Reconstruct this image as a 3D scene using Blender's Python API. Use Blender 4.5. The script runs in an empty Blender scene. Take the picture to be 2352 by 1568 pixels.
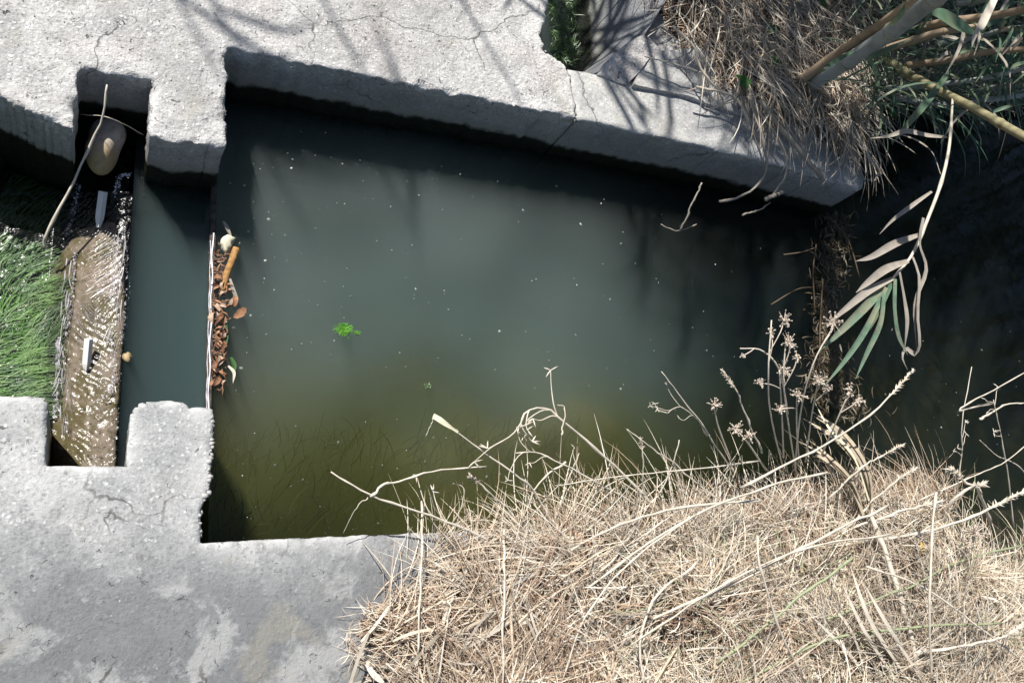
import bpy, math, random
import numpy as np
from mathutils import Vector, Matrix, noise

# ------------------------------------------------------------------ camera, sky, sun
S = bpy.context.scene
H = 1.6
FPX = 1944.0
CX, CY = 1176.0, 784.0
def _n(v):
    v = np.array(v, float); return v / np.linalg.norm(v)
_D = _n([-984, -716, -FPX]); _UP = -_D
_E = _n([4040, -270, -FPX]); _E = _n(_E - _UP * _E.dot(_UP)); _N = np.cross(_UP, _E)
RW = np.stack([_E, _N, _UP], 0)          # world = RW @ camera-space vector
cam = bpy.data.cameras.new('camera'); camo = bpy.data.objects.new('camera', cam)
S.collection.objects.link(camo); S.camera = camo
M4 = Matrix([[RW[i][j] for j in range(3)] + [(0, 0, H)[i]] for i in range(3)] + [[0, 0, 0, 1]])
camo.matrix_world = M4
cam.sensor_width = 36; cam.lens = 36 * FPX / 2352; cam.clip_start = .02; cam.clip_end = 300

SUN_EL = math.radians(52)
sx, sy = -.6, .8                          # horizontal direction towards the sun
sdir = Vector((sx * math.cos(SUN_EL), sy * math.cos(SUN_EL), math.sin(SUN_EL)))
w = bpy.data.worlds.new('World'); S.world = w; w.use_nodes = True
nt = w.node_tree; nt.nodes.clear()
sky = nt.nodes.new('ShaderNodeTexSky'); sky.sky_type = 'NISHITA'; sky.sun_disc = False
sky.sun_elevation = SUN_EL; sky.sun_rotation = math.atan2(sx, sy)
bg = nt.nodes.new('ShaderNodeBackground'); bg.inputs[1].default_value = .065
wo = nt.nodes.new('ShaderNodeOutputWorld')
nt.links.new(sky.outputs[0], bg.inputs[0]); nt.links.new(bg.outputs[0], wo.inputs[0])
sl = bpy.data.lights.new('sun', 'SUN'); sl.energy = 5.0; sl.angle = math.radians(.55); sl.color = (1, .965, .91)
so = bpy.data.objects.new('sun', sl); S.collection.objects.link(so)
so.rotation_euler = (-sdir).to_track_quat('-Z', 'Y').to_euler(); so.location = (-2, 3, 5)
S.view_settings.view_transform = 'Standard'; S.view_settings.look = 'None'
S.view_settings.exposure = .38; S.view_settings.gamma = 1; S.view_settings.use_curve_mapping = False
S.render.engine = 'CYCLES'
S.cycles.use_denoising = True; S.cycles.max_bounces = 8; S.cycles.volume_bounces = 2; S.cycles.transparent_max_bounces = 12
S.cycles.diffuse_bounces = 3; S.cycles.caustics_reflective = False; S.cycles.caustics_refractive = False
S.cycles.sample_clamp_indirect = 4

rnd = random.Random(7); rng = np.random.default_rng(11)
COL = S.collection

# ------------------------------------------------------------------ helpers
def G(x, y, z=0.0):
    """point of the place at height z (measured position of a feature seen in the survey photo)"""
    d = RW @ np.array([x - CX, -(y - CY), -FPX]); t = (z - H) / d[2]
    return np.array([d[0] * t, d[1] * t, z])
def mw(px, p):
    return px * np.linalg.norm(np.array(p) - [0, 0, H]) / FPX

def tag(o, label=None, cat=None, group=None, kind=None):
    if label: o['label'] = label
    if cat: o['category'] = cat
    if group: o['group'] = group
    if kind: o['kind'] = kind
    return o
def empty(name, loc=(0, 0, 0)):
    o = bpy.data.objects.new(name, None); o.empty_display_size = .02; o.location = loc; COL.objects.link(o); return o
def link(name, me, mat, parent=None):
    if mat and not me.materials: me.materials.append(mat)
    o = bpy.data.objects.new(name, me); COL.objects.link(o)
    if parent is not None:
        o.parent = parent; o.location = -Vector(parent.location)
        if parent.parent is not None: o.location = (0, 0, 0)
    return o
def mesh(name, v, f, smooth=True):
    me = bpy.data.meshes.new(name)
    me.from_pydata([tuple(map(float, p)) for p in v] if not isinstance(v, np.ndarray) else v.tolist(), [], f if not isinstance(f, np.ndarray) else f.tolist())
    if smooth: me.polygons.foreach_set('use_smooth', [True] * len(me.polygons))
    me.update(); return me
def fix_origin(o, p):
    """put the origin of a mesh object at p without moving it"""
    o.data.transform(Matrix.Translation(-Vector(p))); o.location = Vector(p) + (o.location if o.parent is None else Vector())

class MB:
    def __init__(s): s.v = []; s.f = []
    def tube(s, pts, rad, n=6, cap=True):
        pts = [Vector(p) for p in pts]; b = len(s.v); k = len(pts)
        up = Vector((.13, .2, 1)).normalized()
        for i, p in enumerate(pts):
            t = (pts[min(i + 1, k - 1)] - pts[max(i - 1, 0)]).normalized()
            a = t.cross(up)
            if a.length < .05: a = t.cross(Vector((1, 0, 0)))
            a.normalize(); c = t.cross(a)
            r = rad[i] if hasattr(rad, '__len__') else rad
            for j in range(n):
                q = 2 * math.pi * j / n; s.v.append(p + a * (r * math.cos(q)) + c * (r * math.sin(q)))
        for i in range(k - 1):
            for j in range(n):
                s.f.append((b + i * n + j, b + i * n + (j + 1) % n, b + (i + 1) * n + (j + 1) % n, b + (i + 1) * n + j))
        if cap:
            s.f.append(tuple(b + j for j in range(n))[::-1]); s.f.append(tuple(b + (k - 1) * n + j for j in range(n)))
    def ribbon(s, pts, wid, side=None, fold=.25, thick=.0004):
        """a leaf: two halves folded along the midrib, with thickness"""
        pts = [Vector(p) for p in pts]; k = len(pts); b = len(s.v)
        for i, p in enumerate(pts):
            t = (pts[min(i + 1, k - 1)] - pts[max(i - 1, 0)]).normalized()
            a = side(i / (k - 1), t) if callable(side) else (Vector(side) if side is not None else t.cross(Vector((0, 0, 1))))
            a = a - t * a.dot(t)
            if a.length < 1e-4: a = t.cross(Vector((.3, .9, .1)))
            a.normalize(); nn = a.cross(t)
            W = wid[i] if hasattr(wid, '__len__') else wid
            s.v += [p - a * (W / 2) + nn * (W * fold), p, p + a * (W / 2) + nn * (W * fold)]
        for i in range(k - 1):
            for j in range(2):
                q = b + i * 3 + j; s.f.append((q, q + 1, q + 4, q + 3))
    def blob(s, c, r, sub=1, jit=.15, sc=(1, 1, 1), seed=0):
        import bmesh
        bm = bmesh.new(); bmesh.ops.create_icosphere(bm, subdivisions=sub, radius=1)
        b = len(s.v)
        for v in bm.verts:
            q = v.co.copy(); d = 1 + jit * noise.noise(q * (.75 if sub > 3 else 1.3) + Vector((seed * 3.1, seed * 1.7, seed)))
            s.v.append(Vector(c) + Vector((q.x * sc[0], q.y * sc[1], q.z * sc[2])) * (r * d))
        for f in bm.faces: s.f.append(tuple(b + v.index for v in f.verts))
        bm.free()
    def obj(s, name, mat, parent=None, smooth=True):
        return link(name, mesh(name, s.v, s.f, smooth), mat, parent)

def spline(pts, n=12):
    """Catmull-Rom through points"""
    P = [Vector(p) for p in pts]; P = [P[0] * 2 - P[1]] + P + [P[-1] * 2 - P[-2]]
    out = []; m = len(P) - 3
    for i in range(n + 1):
        u = i / n * m; k = min(int(u), m - 1); t = u - k
        a, b, c, d = P[k:k + 4]
        out.append(.5 * ((2 * b) + (c - a) * t + (2 * a - 5 * b + 4 * c - d) * t * t + (3 * b - a - 3 * c + d) * t ** 3))
    return out

# vectorised value noise
def _h(ix, iy, s):
    a = (ix * 374761393 + iy * 668265263 + s * 1274126177) & 0xffffffff
    a = ((a ^ (a >> 13)) * 1274126177) & 0xffffffff
    return ((a ^ (a >> 16)) & 0xffff) / 65535.0
def vn(x, y, s=0):
    x = np.asarray(x, float); y = np.asarray(y, float)
    ix = np.floor(x).astype(np.int64); iy = np.floor(y).astype(np.int64)
    fx = x - ix; fy = y - iy; fx = fx * fx * (3 - 2 * fx); fy = fy * fy * (3 - 2 * fy)
    return (_h(ix, iy, s) * (1 - fx) + _h(ix + 1, iy, s) * fx) * (1 - fy) + (_h(ix, iy + 1, s) * (1 - fx) + _h(ix + 1, iy + 1, s) * fx) * fy
def fbm(x, y, s=0, o=3):
    r = 0; a = .5; t = 0
    for i in range(o):
        r = r + a * vn(x * 2 ** i, y * 2 ** i, s + i * 17); t += a; a *= .5
    return r / t

def blades(name, base, ang, elev, length, width, bend, droop, mat, seg=5, roll=None, kind='stuff', wave=0):
    """many thin grass blades in ONE mesh (uncountable stuff); arrays of equal length"""
    n = len(ang); P = np.zeros((n, seg + 1, 3)); P[:, 0] = base
    a = ang.copy(); e = elev.copy(); T = np.zeros((n, seg + 1, 3))
    for i in range(seg + 1):
        d = np.stack([np.cos(a) * np.cos(e), np.sin(a) * np.cos(e), np.sin(e)], 1); T[:, i] = d
        if i < seg:
            P[:, i + 1] = P[:, i] + d * (length / seg)[:, None]
            a = a + bend / seg + wave * np.sin(i * 2.1 + length * 900); e = e - droop / seg
    if roll is None: roll = rng.uniform(-1.2, 1.2, n)
    ref = np.stack([np.sin(roll) * .8, np.cos(roll * 1.7) * .3, np.ones(n)], 1)
    side = np.cross(T, ref[:, None, :]); side /= np.linalg.norm(side, axis=2)[:, :, None] + 1e-9
    prof = np.array([.75] + [1] * (seg - 2) + [.7, .12])[:seg + 1]
    W = width[:, None] * prof[None, :] / 2
    V = np.stack([P - side * W[:, :, None], P + side * W[:, :, None]], 2).reshape(-1, 3)
    k = (seg + 1) * 2
    b = (np.arange(n) * k)[:, None] + (np.arange(seg) * 2)[None, :]; b = b.reshape(-1)
    F = np.stack([b, b + 1, b + 3, b + 2], 1)
    o = link(name, mesh(name, V, F), mat)
    if kind: o['kind'] = kind
    return o

# ------------------------------------------------------------------ materials
class NM:
    def __init__(s, name):
        s.m = bpy.data.materials.new(name); s.m.use_nodes = True; s.t = s.m.node_tree; s.t.nodes.clear()
        s.out = s.n('OutputMaterial'); 
    def n(s, k, **kw):
        nd = s.t.nodes.new('ShaderNode' + k)
        for a, b in kw.items(): setattr(nd, a, b)
        return nd
    def l(s, a, b): s.t.links.new(a, b)
    def pos(s):
        return s.n('NewGeometry').outputs['Position']
    def noise(s, scale, detail=3, rough=.55, vec=None, dist=0):
        q = s.n('TexNoise'); q.inputs['Scale'].default_value = scale; q.inputs['Detail'].default_value = detail
        q.inputs['Roughness'].default_value = rough; q.inputs['Distortion'].default_value = dist
        s.l(vec or s.pos(), q.inputs['Vector']); return q.outputs['Fac']
    def voro(s, scale, feat='F1', out='Distance', vec=None):
        q = s.n('TexVoronoi'); q.feature = feat; q.inputs['Scale'].default_value = scale
        s.l(vec or s.pos(), q.inputs['Vector']); return q.outputs[out]
    def ramp(s, fac, stops):
        r = s.n('ValToRGB'); e = r.color_ramp.elements
        while len(e) < len(stops): e.new(.5)
        for i, (p, c) in enumerate(stops):
            e[i].position = p; e[i].color = (c if hasattr(c, '__len__') else (c, c, c)) + ((1,) if not hasattr(c, '__len__') or len(c) == 3 else ())  if hasattr(c, '__len__') else (c, c, c, 1)
        s.l(fac, r.inputs[0]); return r.outputs[0]
    def mix(s, fac, a, b, mode='MIX'):
        q = s.n('Mix', data_type='RGBA', blend_type=mode)
        for i, v in ((0, fac), (6, a), (7, b)):
            if hasattr(v, 'node'): s.l(v, q.inputs[i])
            elif i == 0: q.inputs[0].default_value = v
            else: q.inputs[i].default_value = tuple(v) + (1,)
        return q.outputs[2]
    def math(s, op, a, b=0.0, clamp=False):
        q = s.n('Math', operation=op, use_clamp=clamp)
        for i, v in ((0, a), (1, b)):
            if hasattr(v, 'node'): s.l(v, q.inputs[i])
            else: q.inputs[i].default_value = v
        return q.outputs[0]
    def mrange(s, v, a, b, c=0, d=1, smooth=True):
        q = s.n('MapRange'); q.interpolation_type = 'SMOOTHSTEP' if smooth else 'LINEAR'
        s.l(v, q.inputs[0])
        for i, x in enumerate((a, b, c, d)): q.inputs[i + 1].default_value = x
        return q.outputs[0]
    def bump(s, h, dist, strength=1, prev=None):
        q = s.n('Bump'); q.inputs['Strength'].default_value = strength; q.inputs['Distance'].default_value = dist
        s.l(h, q.inputs['Height'])
        if prev is not None: s.l(prev, q.inputs['Normal'])
        return q.outputs[0]
    def principled(s, col, rough=.8, normal=None, spec=.3, **kw):
        p = s.n('BsdfPrincipled')
        if hasattr(col, 'node'): s.l(col, p.inputs['Base Color'])
        else: p.inputs['Base Color'].default_value = tuple(col) + (1,)
        if hasattr(rough, 'node'): s.l(rough, p.inputs['Roughness'])
        else: p.inputs['Roughness'].default_value = rough
        p.inputs['Specular IOR Level'].default_value = spec
        if normal is not None: s.l(normal, p.inputs['Normal'])
        for k, v in kw.items(): p.inputs[k].default_value = v
        s.l(p.outputs[0], s.out.inputs[0]); s.p = p; return s.m

def concrete(name, light, dark, warm, zstain=-.12, pits=1.0, bumpd=.004, grey=(.3, .3, .3), greyamt=.5, painted_shade=0, rim=.6):
    m = NM(name); P = m.pos()
    big = m.noise(2.6, 4, .6); mid = m.noise(17, 5, .65, dist=.6); fine = m.noise(120, 4, .7)
    c = m.mix(m.mrange(big, .38, .66), light, dark)
    c = m.mix(m.math('MULTIPLY', m.mrange(m.noise(4.1, 3), .5, .68), .55), c, warm)
    sepn = m.n('SeparateXYZ'); m.l(P, sepn.inputs[0])
    if greyamt:
        c = m.mix(m.math('MULTIPLY', m.mrange(m.noise(1.7, 5, .62, dist=.5), .40, .6), greyamt), c, grey)
    c = m.mix(m.mrange(mid, .35, .7, 0, .55), c, tuple(x * .62 for x in dark))
    # embedded aggregate, light chips and small irregular dark pits
    wv = m.n('Mix', data_type='VECTOR'); wn = m.n('TexNoise'); wn.inputs['Scale'].default_value = 60; m.l(P, wn.inputs['Vector'])
    ad = m.n('VectorMath', operation='MULTIPLY_ADD'); m.l(wn.outputs['Color'], ad.inputs[0]); ad.inputs[1].default_value = (.014,) * 3; m.l(P, ad.inputs[2]); PD = ad.outputs[0]
    va = m.n('TexVoronoi'); va.inputs['Scale'].default_value = 130; m.l(PD, va.inputs['Vector'])
    sp = m.n('SeparateColor'); m.l(va.outputs['Color'], sp.inputs[0])
    st = m.math('MULTIPLY', m.mrange(sp.outputs[0], .6, .9), m.mrange(va.outputs['Distance'], .6, .25))
    c = m.mix(m.math('MULTIPLY', st, .6), c, tuple(min(1, x * 1.35) for x in light))
    dk = m.math('MULTIPLY', m.mrange(sp.outputs[1], .6, .9), m.mrange(va.outputs['Distance'], .6, .3))
    c = m.mix(m.math('MULTIPLY', dk, .5), c, tuple(x * .5 for x in dark))
    pn = m.noise(62, 4, .6, vec=PD, dist=.8)
    pit = m.math('MULTIPLY', m.mrange(pn, .635, .69), m.mrange(m.noise(8, 2), .42, .58))
    pit = m.math('MULTIPLY', pit, pits)
    c = m.mix(m.math('MULTIPLY', pit, .85), c, (.08, .078, .07))
    c = m.mix(m.mrange(fine, .45, .72, 0, .6), c, tuple(x * .5 for x in dark))
    c = m.mix(m.mrange(m.noise(230, 3, .7), .5, .7, 0, .35), c, tuple(min(1, x * 1.3) for x in light))
    if painted_shade:
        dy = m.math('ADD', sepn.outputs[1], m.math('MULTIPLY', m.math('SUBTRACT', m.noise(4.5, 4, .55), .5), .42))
        c = m.mix(m.mrange(dy, .27, .04, 0, painted_shade), c, (.13, .135, .14))  # soft foliage shade painted in as grey, deepest towards the near edge
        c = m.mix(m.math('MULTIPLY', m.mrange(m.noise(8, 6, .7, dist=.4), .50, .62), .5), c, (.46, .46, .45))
    vc = m.n('TexVoronoi'); vc.feature = 'DISTANCE_TO_EDGE'; vc.inputs['Scale'].default_value = 1.9
    wc = m.n('TexNoise'); wc.inputs['Scale'].default_value = 7; wc.inputs['Detail'].default_value = 5; m.l(P, wc.inputs['Vector'])
    ac = m.n('VectorMath', operation='MULTIPLY_ADD'); m.l(wc.outputs['Color'], ac.inputs[0]); ac.inputs[1].default_value = (.16,) * 3; m.l(P, ac.inputs[2]); m.l(ac.outputs[0], vc.inputs['Vector'])
    crack = m.math('MULTIPLY', m.mrange(vc.outputs['Distance'], .005, .0015), m.mrange(m.noise(3.3, 2), .46, .56))
    c = m.mix(m.math('MULTIPLY', crack, .75), c, (.07, .065, .06))
    c = m.mix(m.math('MULTIPLY', m.mrange(m.noise(5.5, 5, .65, dist=1.0), .56, .66), .35), c, (.30, .28, .22))
    ra = m.n('Attribute'); ra.attribute_name = 'rim'
    c = m.mix(m.math('MULTIPLY', ra.outputs['Fac'], m.mrange(m.noise(16, 4, .6), .35, .6, 0, rim)), c, tuple(min(1, x * 1.22) for x in light))
    # algae and wetting at the waterline, below shade painted on the wall faces
    zz = m.math('ADD', sepn.outputs[2], m.math('MULTIPLY', m.math('SUBTRACT', m.noise(22, 4, .6), .5), .045))
    c = m.mix(m.mrange(zz, zstain + .035, zstain + .008, 0, .8), c, (.40, .39, .33))
    c = m.mix(m.mrange(zz, -.012, -.06, 0, .45), c, tuple(x * .55 for x in dark))  # faces below the rim coloured darker to deepen their shade
    wet = m.mrange(zz, zstain, zstain - .02)
    c = m.mix(wet, c, (.012, .014, .009))
    h = m.math('ADD', m.math('MULTIPLY', mid, .9), m.math('MULTIPLY', fine, .45))
    h = m.math('SUBTRACT', h, m.math('MULTIPLY', pit, .6)); h = m.math('ADD', h, m.math('MULTIPLY', st, .14))
    nb = m.bump(h, bumpd * 2.2, .9)
    return m.principled(c, m.mrange(wet, 0, 1, .92, .45), nb, .2)

M_CON_N = concrete('concrete_rough', (.62, .61, .59), (.42, .41, .40), (.58, .51, .48), zstain=-.115, bumpd=.005, greyamt=.15)
M_CON_E = concrete('concrete_wall', (.55, .54, .51), (.40, .40, .40), (.50, .48, .43), zstain=-.125, pits=.25, bumpd=.0025, greyamt=.3, grey=(.33, .34, .36))
M_CON_S = concrete('concrete_weathered', (.53, .53, .52), (.31, .315, .32), (.48, .46, .42), zstain=-.13, bumpd=.0022, grey=(.22, .225, .23), greyamt=.5, painted_shade=.82)
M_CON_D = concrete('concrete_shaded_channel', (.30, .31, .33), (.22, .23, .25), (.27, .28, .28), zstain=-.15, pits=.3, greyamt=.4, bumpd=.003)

def island_mat(name, stops, rough=.75, spec=.25, trans=.0, noise_amt=.3, nscale=60, patch=None):
    m = NM(name); g = m.n('NewGeometry')
    c = m.ramp(g.outputs['Random Per Island'], stops)
    c = m.mix(m.mrange(m.noise(nscale, 3), .4, .7, 0, noise_amt), c, tuple(x * .45 for x in stops[0][1]))
    if patch: c = m.mix(m.math('MULTIPLY', m.mrange(m.noise(patch[0], 3), .48, .62), patch[2]), c, patch[1])
    m.principled(c, rough, None, spec)
    if trans:
        tb = m.n('BsdfTranslucent'); m.l(c, tb.inputs[0]); mx = m.n('MixShader'); mx.inputs[0].default_value = trans
        m.l(m.p.outputs[0], mx.inputs[1]); m.l(tb.outputs[0], mx.inputs[2]); m.l(mx.outputs[0], m.out.inputs[0])
    return m.m
M_DRY = island_mat('dry_grass_straw', [(0, (.46, .33, .23)), (.25, (.70, .57, .42)), (.6, (.84, .75, .60)), (1, (.90, .85, .74))], trans=.15, patch=(5, (.46, .36, .27), .45))
M_DRYB = island_mat('dry_grass_brown', [(0, (.20, .13, .08)), (.4, (.40, .27, .19)), (.75, (.58, .45, .34)), (1, (.70, .58, .46))], trans=.1)
M_DRYG = island_mat('dry_grass_grey', [(0, (.26, .22, .17)), (.4, (.46, .41, .34)), (1, (.64, .59, .51))], trans=.1)
M_STALK = island_mat('dry_stalk', [(0, (.56, .48, .37)), (.5, (.68, .61, .50)), (1, (.74, .69, .60))], rough=.6, noise_amt=.35, nscale=40)
M_GSTALK = island_mat('greenish_stalk', [(0, (.26, .31, .17)), (1, (.42, .45, .28))], rough=.6)
M_SHEATH = island_mat('dry_sheath', [(0, (.46, .38, .27)), (1, (.58, .50, .38))], rough=.65, trans=.1, nscale=70)
M_SEED = island_mat('seed_fluff', [(0, (.52, .42, .33)), (1, (.72, .64, .55))], rough=.9)
M_LEAFG = island_mat('cane_leaf_green', [(0, (.06, .13, .08)), (.5, (.11, .20, .13)), (1, (.20, .28, .18))], patch=(11, (.26, .26, .15), .5), rough=.5, spec=.4, trans=.25, noise_amt=.25, nscale=30)
M_LEAFP = island_mat('cane_leaf_pale', [(0, (.13, .22, .14)), (.5, (.19, .29, .20)), (1, (.27, .35, .24))], patch=(20, (.36, .33, .23), .6), rough=.55, spec=.3, trans=.25, noise_amt=.4, nscale=45)
M_LEAFD = island_mat('cane_leaf_dead', [(0, (.30, .26, .21)), (.5, (.42, .37, .31)), (1, (.5, .46, .4))], rough=.7, trans=.15, nscale=35)
M_CANEG = island_mat('cane_stem_grey', [(0, (.30, .33, .34)), (1, (.40, .42, .40))], rough=.55, noise_amt=.4, nscale=22)
M_CANEB = island_mat('cane_stem_brown', [(0, (.30, .22, .15)), (1, (.38, .29, .20))], rough=.55, noise_amt=.5, nscale=25)
M_CANEY = island_mat('cane_stem_yellow', [(0, (.30, .27, .15)), (1, (.36, .33, .20))], rough=.6, noise_amt=.8, nscale=26)
M_DEADLEAF = island_mat('fallen_leaf', [(0, (.22, .09, .045)), (.4, (.38, .18, .09)), (.8, (.50, .29, .17)), (1, (.55, .40, .25))], rough=.6, noise_amt=.5, nscale=90)
M_LEAFBR = island_mat('brown_leaf', [(0, (.10, .05, .03)), (.6, (.24, .12, .07)), (1, (.36, .22, .14))], rough=.6, noise_amt=.5, nscale=90)
M_LEAFTAN = island_mat('tan_leaf', [(0, (.46, .30, .20)), (1, (.56, .42, .32))], rough=.6, noise_amt=.5, nscale=90)
M_BARK = island_mat('bark', [(0, (.42, .22, .08)), (1, (.46, .26, .10))], rough=.8, noise_amt=.7, nscale=120)
M_CREAM = island_mat('cream_scrap', [(0, (.72, .66, .44)), (1, (.78, .74, .56))], rough=.7)
M_WHITE = island_mat('white_paint', [(0, (.78, .79, .76)), (1, (.80, .80, .78))], rough=.45, noise_amt=.12)
M_WEED = island_mat('weed_leaf', [(0, (.04, .12, .03)), (1, (.09, .20, .06))], rough=.5, trans=.2)
M_ALGA = island_mat('alga_strand', [(0, (.02, .06, .02)), (.35, (.05, .12, .045)), (.7, (.12, .24, .06)), (.93, (.20, .30, .12)), (1, (.36, .38, .26))], patch=(13, (.13, .27, .045), .6), rough=.5, spec=.4, noise_amt=.4, nscale=25)
M_ALGD = island_mat('alga_dark', [(0, (.03, .08, .02)), (.6, (.07, .14, .045)), (1, (.12, .19, .06))], rough=.4, spec=.5)
M_SUBM = island_mat('submerged_weed', [(0, (.012, .016, .006)), (.7, (.035, .040, .012)), (1, (.075, .06, .02))], rough=.9, spec=.1)
M_MOSSB = island_mat('bright_alga', [(0, (.05, .20, .01)), (1, (.12, .32, .03))], rough=.6)
M_FLECK = island_mat('water_fleck', [(0, (.09, .11, .09)), (.6, (.20, .23, .19)), (1, (.55, .57, .52))], rough=.6)
M_YEL = island_mat('yellow_leaf', [(0, (.62, .38, .05)), (1, (.66, .42, .08))], rough=.6, noise_amt=.3)
M_ORNG = island_mat('terracotta_scrap', [(0, (.52, .24, .13)), (1, (.55, .27, .15))], rough=.8)
M_DEBRIS = island_mat('soaked_debris', [(0, (.03, .022, .014)), (.5, (.09, .065, .035)), (.85, (.17, .13, .08)), (1, (.34, .30, .22))], rough=.5, spec=.5)
M_GRIT = island_mat('grit', [(0, (.30, .29, .28)), (.6, (.48, .47, .45)), (1, (.66, .65, .62))], rough=.9)
M_TWIG = island_mat('dark_twig', [(0, (.10, .075, .05)), (1, (.16, .12, .08))], rough=.8)

def m_stone():
    m = NM('river_stone'); P = m.pos()
    c = m.mix(m.mrange(m.noise(9, 3), .35, .65), (.40, .34, .28), (.50, .46, .41))
    sp = m.n('SeparateXYZ'); m.l(P, sp.inputs[0])
    yy = m.math('ADD', sp.outputs[1], m.math('MULTIPLY', m.noise(14, 3), .06))
    c = m.mix(m.mrange(yy, 1.05, 1.0), c, (.42, .32, .17))
    c = m.mix(m.mrange(m.noise(60, 4), .5, .75, 0, .5), c, (.18, .13, .08))
    return m.principled(c, .6, m.bump(m.noise(90, 3), .001, .5), .3)
M_STONE = m_stone()

def m_soil():
    m = NM('soil'); c = m.mix(m.noise(6, 5), (.05, .04, .028), (.12, .095, .065))
    c = m.mix(m.mrange(m.noise(40, 4), .5, .7, 0, .6), c, (.20, .16, .11))
    return m.principled(c, .95, m.bump(m.noise(30, 6, .7), .03, .8), .1)
M_SOIL = m_soil()
def m_thatch():
    m = NM('thatch'); c = m.mix(m.noise(25, 5, .7), (.05, .035, .022), (.17, .12, .08))
    c = m.mix(m.mrange(m.noise(140, 4, .7), .5, .68), c, (.38, .29, .2))
    return m.principled(c, .95, m.bump(m.noise(80, 5, .75), .012, 1), .1)
M_THATCH = m_thatch()

def m_water(name, bumps, rough=.015, tint=None):
    """clear surface: Fresnel mirror over what lies below"""
    m = NM(name); P = m.pos(); prev = None
    for (sc, dist, st, strx) in bumps:
        mp = m.n('Mapping'); mp.inputs['Scale'].default_value = strx; m.l(P, mp.inputs[0])
        prev = m.bump(m.noise(sc, 3, .5, vec=mp.outputs[0], dist=.4), dist, st, prev)
    g = m.n('BsdfGlossy'); g.inputs['Roughness'].default_value = rough
    t = m.n('BsdfTransparent'); t.inputs[0].default_value = (tint or (1, 1, 1)) + (1,)
    fr = m.n('Fresnel'); fr.inputs[0].default_value = 1.33
    if prev is not None: m.l(prev, g.inputs['Normal']); m.l(prev, fr.inputs['Normal'])
    mx = m.n('MixShader'); m.l(fr.outputs[0], mx.inputs[0]); m.l(t.outputs[0], mx.inputs[1]); m.l(g.outputs[0], mx.inputs[2])
    m.l(mx.outputs[0], m.out.inputs[0]); return m.m
def add_volume(mat, dens, col, ab=None, vary=False):
    t = mat.node_tree; out = [n_ for n_ in t.nodes if n_.type == 'OUTPUT_MATERIAL'][0]
    v = t.nodes.new('ShaderNodeVolumeScatter'); v.inputs['Color'].default_value = (1, 1, 1, 1); v.inputs['Density'].default_value = dens[0]; v.inputs['Anisotropy'].default_value = 0.2
    v.inputs['Color'].default_value = col + (1,)
    a = t.nodes.new('ShaderNodeVolumeAbsorption'); a.inputs['Color'].default_value = (ab or (.2, .5, .4)) + (1,); a.inputs['Density'].default_value = dens[1]
    ad = t.nodes.new('ShaderNodeAddShader'); t.links.new(v.outputs[0], ad.inputs[0]); t.links.new(a.outputs[0], ad.inputs[1]); t.links.new(ad.outputs[0], out.inputs['Volume'])
    if vary:        # drifting clouds of silt, and the pool's light falloff painted as density
        g = t.nodes.new('ShaderNodeNewGeometry'); nz = t.nodes.new('ShaderNodeTexNoise'); nz.inputs['Scale'].default_value = 1.7; nz.inputs['Detail'].default_value = 2
        t.links.new(g.outputs['Position'], nz.inputs['Vector']); mr = t.nodes.new('ShaderNodeMapRange'); t.links.new(nz.outputs['Fac'], mr.inputs[0])
        for i_, x_ in enumerate((.34, .62, dens[0] * .6, dens[0] * 1.35)): mr.inputs[i_ + 1].default_value = x_
        sx_ = t.nodes.new('ShaderNodeSeparateXYZ'); t.links.new(g.outputs['Position'], sx_.inputs[0])
        m2 = t.nodes.new('ShaderNodeMapRange'); m2.interpolation_type = 'SMOOTHSTEP'; t.links.new(sx_.outputs[0], m2.inputs[0])
        for i_, x_ in enumerate((.7, 1.75, 1.25, .12)): m2.inputs[i_ + 1].default_value = x_  # reeds' shade put into the haze: scatter thins towards the right
        mu = t.nodes.new('ShaderNodeMath'); mu.operation = 'MULTIPLY'; t.links.new(mr.outputs[0], mu.inputs[0]); t.links.new(m2.outputs[0], mu.inputs[1])
        # greener, algae-laden water towards the near wall
        ny_ = t.nodes.new('ShaderNodeTexNoise'); ny_.inputs['Scale'].default_value = 2.6; t.links.new(g.outputs['Position'], ny_.inputs['Vector'])
        ya = t.nodes.new('ShaderNodeMath'); ya.operation = 'MULTIPLY_ADD'; t.links.new(ny_.outputs['Fac'], ya.inputs[0]); ya.inputs[1].default_value = .45; t.links.new(sx_.outputs[1], ya.inputs[2])
        m3 = t.nodes.new('ShaderNodeMapRange'); m3.interpolation_type = 'SMOOTHSTEP'; t.links.new(ya.outputs[0], m3.inputs[0])
        for i_, x_ in enumerate((.50, .92, 1.0, 0.0)): m3.inputs[i_ + 1].default_value = x_
        cm = t.nodes.new('ShaderNodeMix'); cm.data_type = 'RGBA'; t.links.new(m3.outputs[0], cm.inputs[0]); cm.inputs[6].default_value = col + (1,); cm.inputs[7].default_value = (.86, .72, .22, 1)
        t.links.new(cm.outputs[2], v.inputs['Color'])
        m4 = t.nodes.new('ShaderNodeMapRange'); m4.interpolation_type = 'SMOOTHSTEP'; t.links.new(ya.outputs[0], m4.inputs[0])
        for i_, x_ in enumerate((.32, .72, .22, 1.0)): m4.inputs[i_ + 1].default_value = x_
        mv = t.nodes.new('ShaderNodeMath'); mv.operation = 'MULTIPLY'; t.links.new(mu.outputs[0], mv.inputs[0]); t.links.new(m4.outputs[0], mv.inputs[1])
        t.links.new(mv.outputs[0], v.inputs['Density'])
    return mat
WB = [(9, .004, .35, (1, 1, 1)), (45, .0008, .3, (1, 1, 1))]
M_WATER = add_volume(m_water('still_water', WB), (3.5, 4.6), (.90, 1.0, 1.0), (.1, .35, .28), vary=True)
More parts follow.
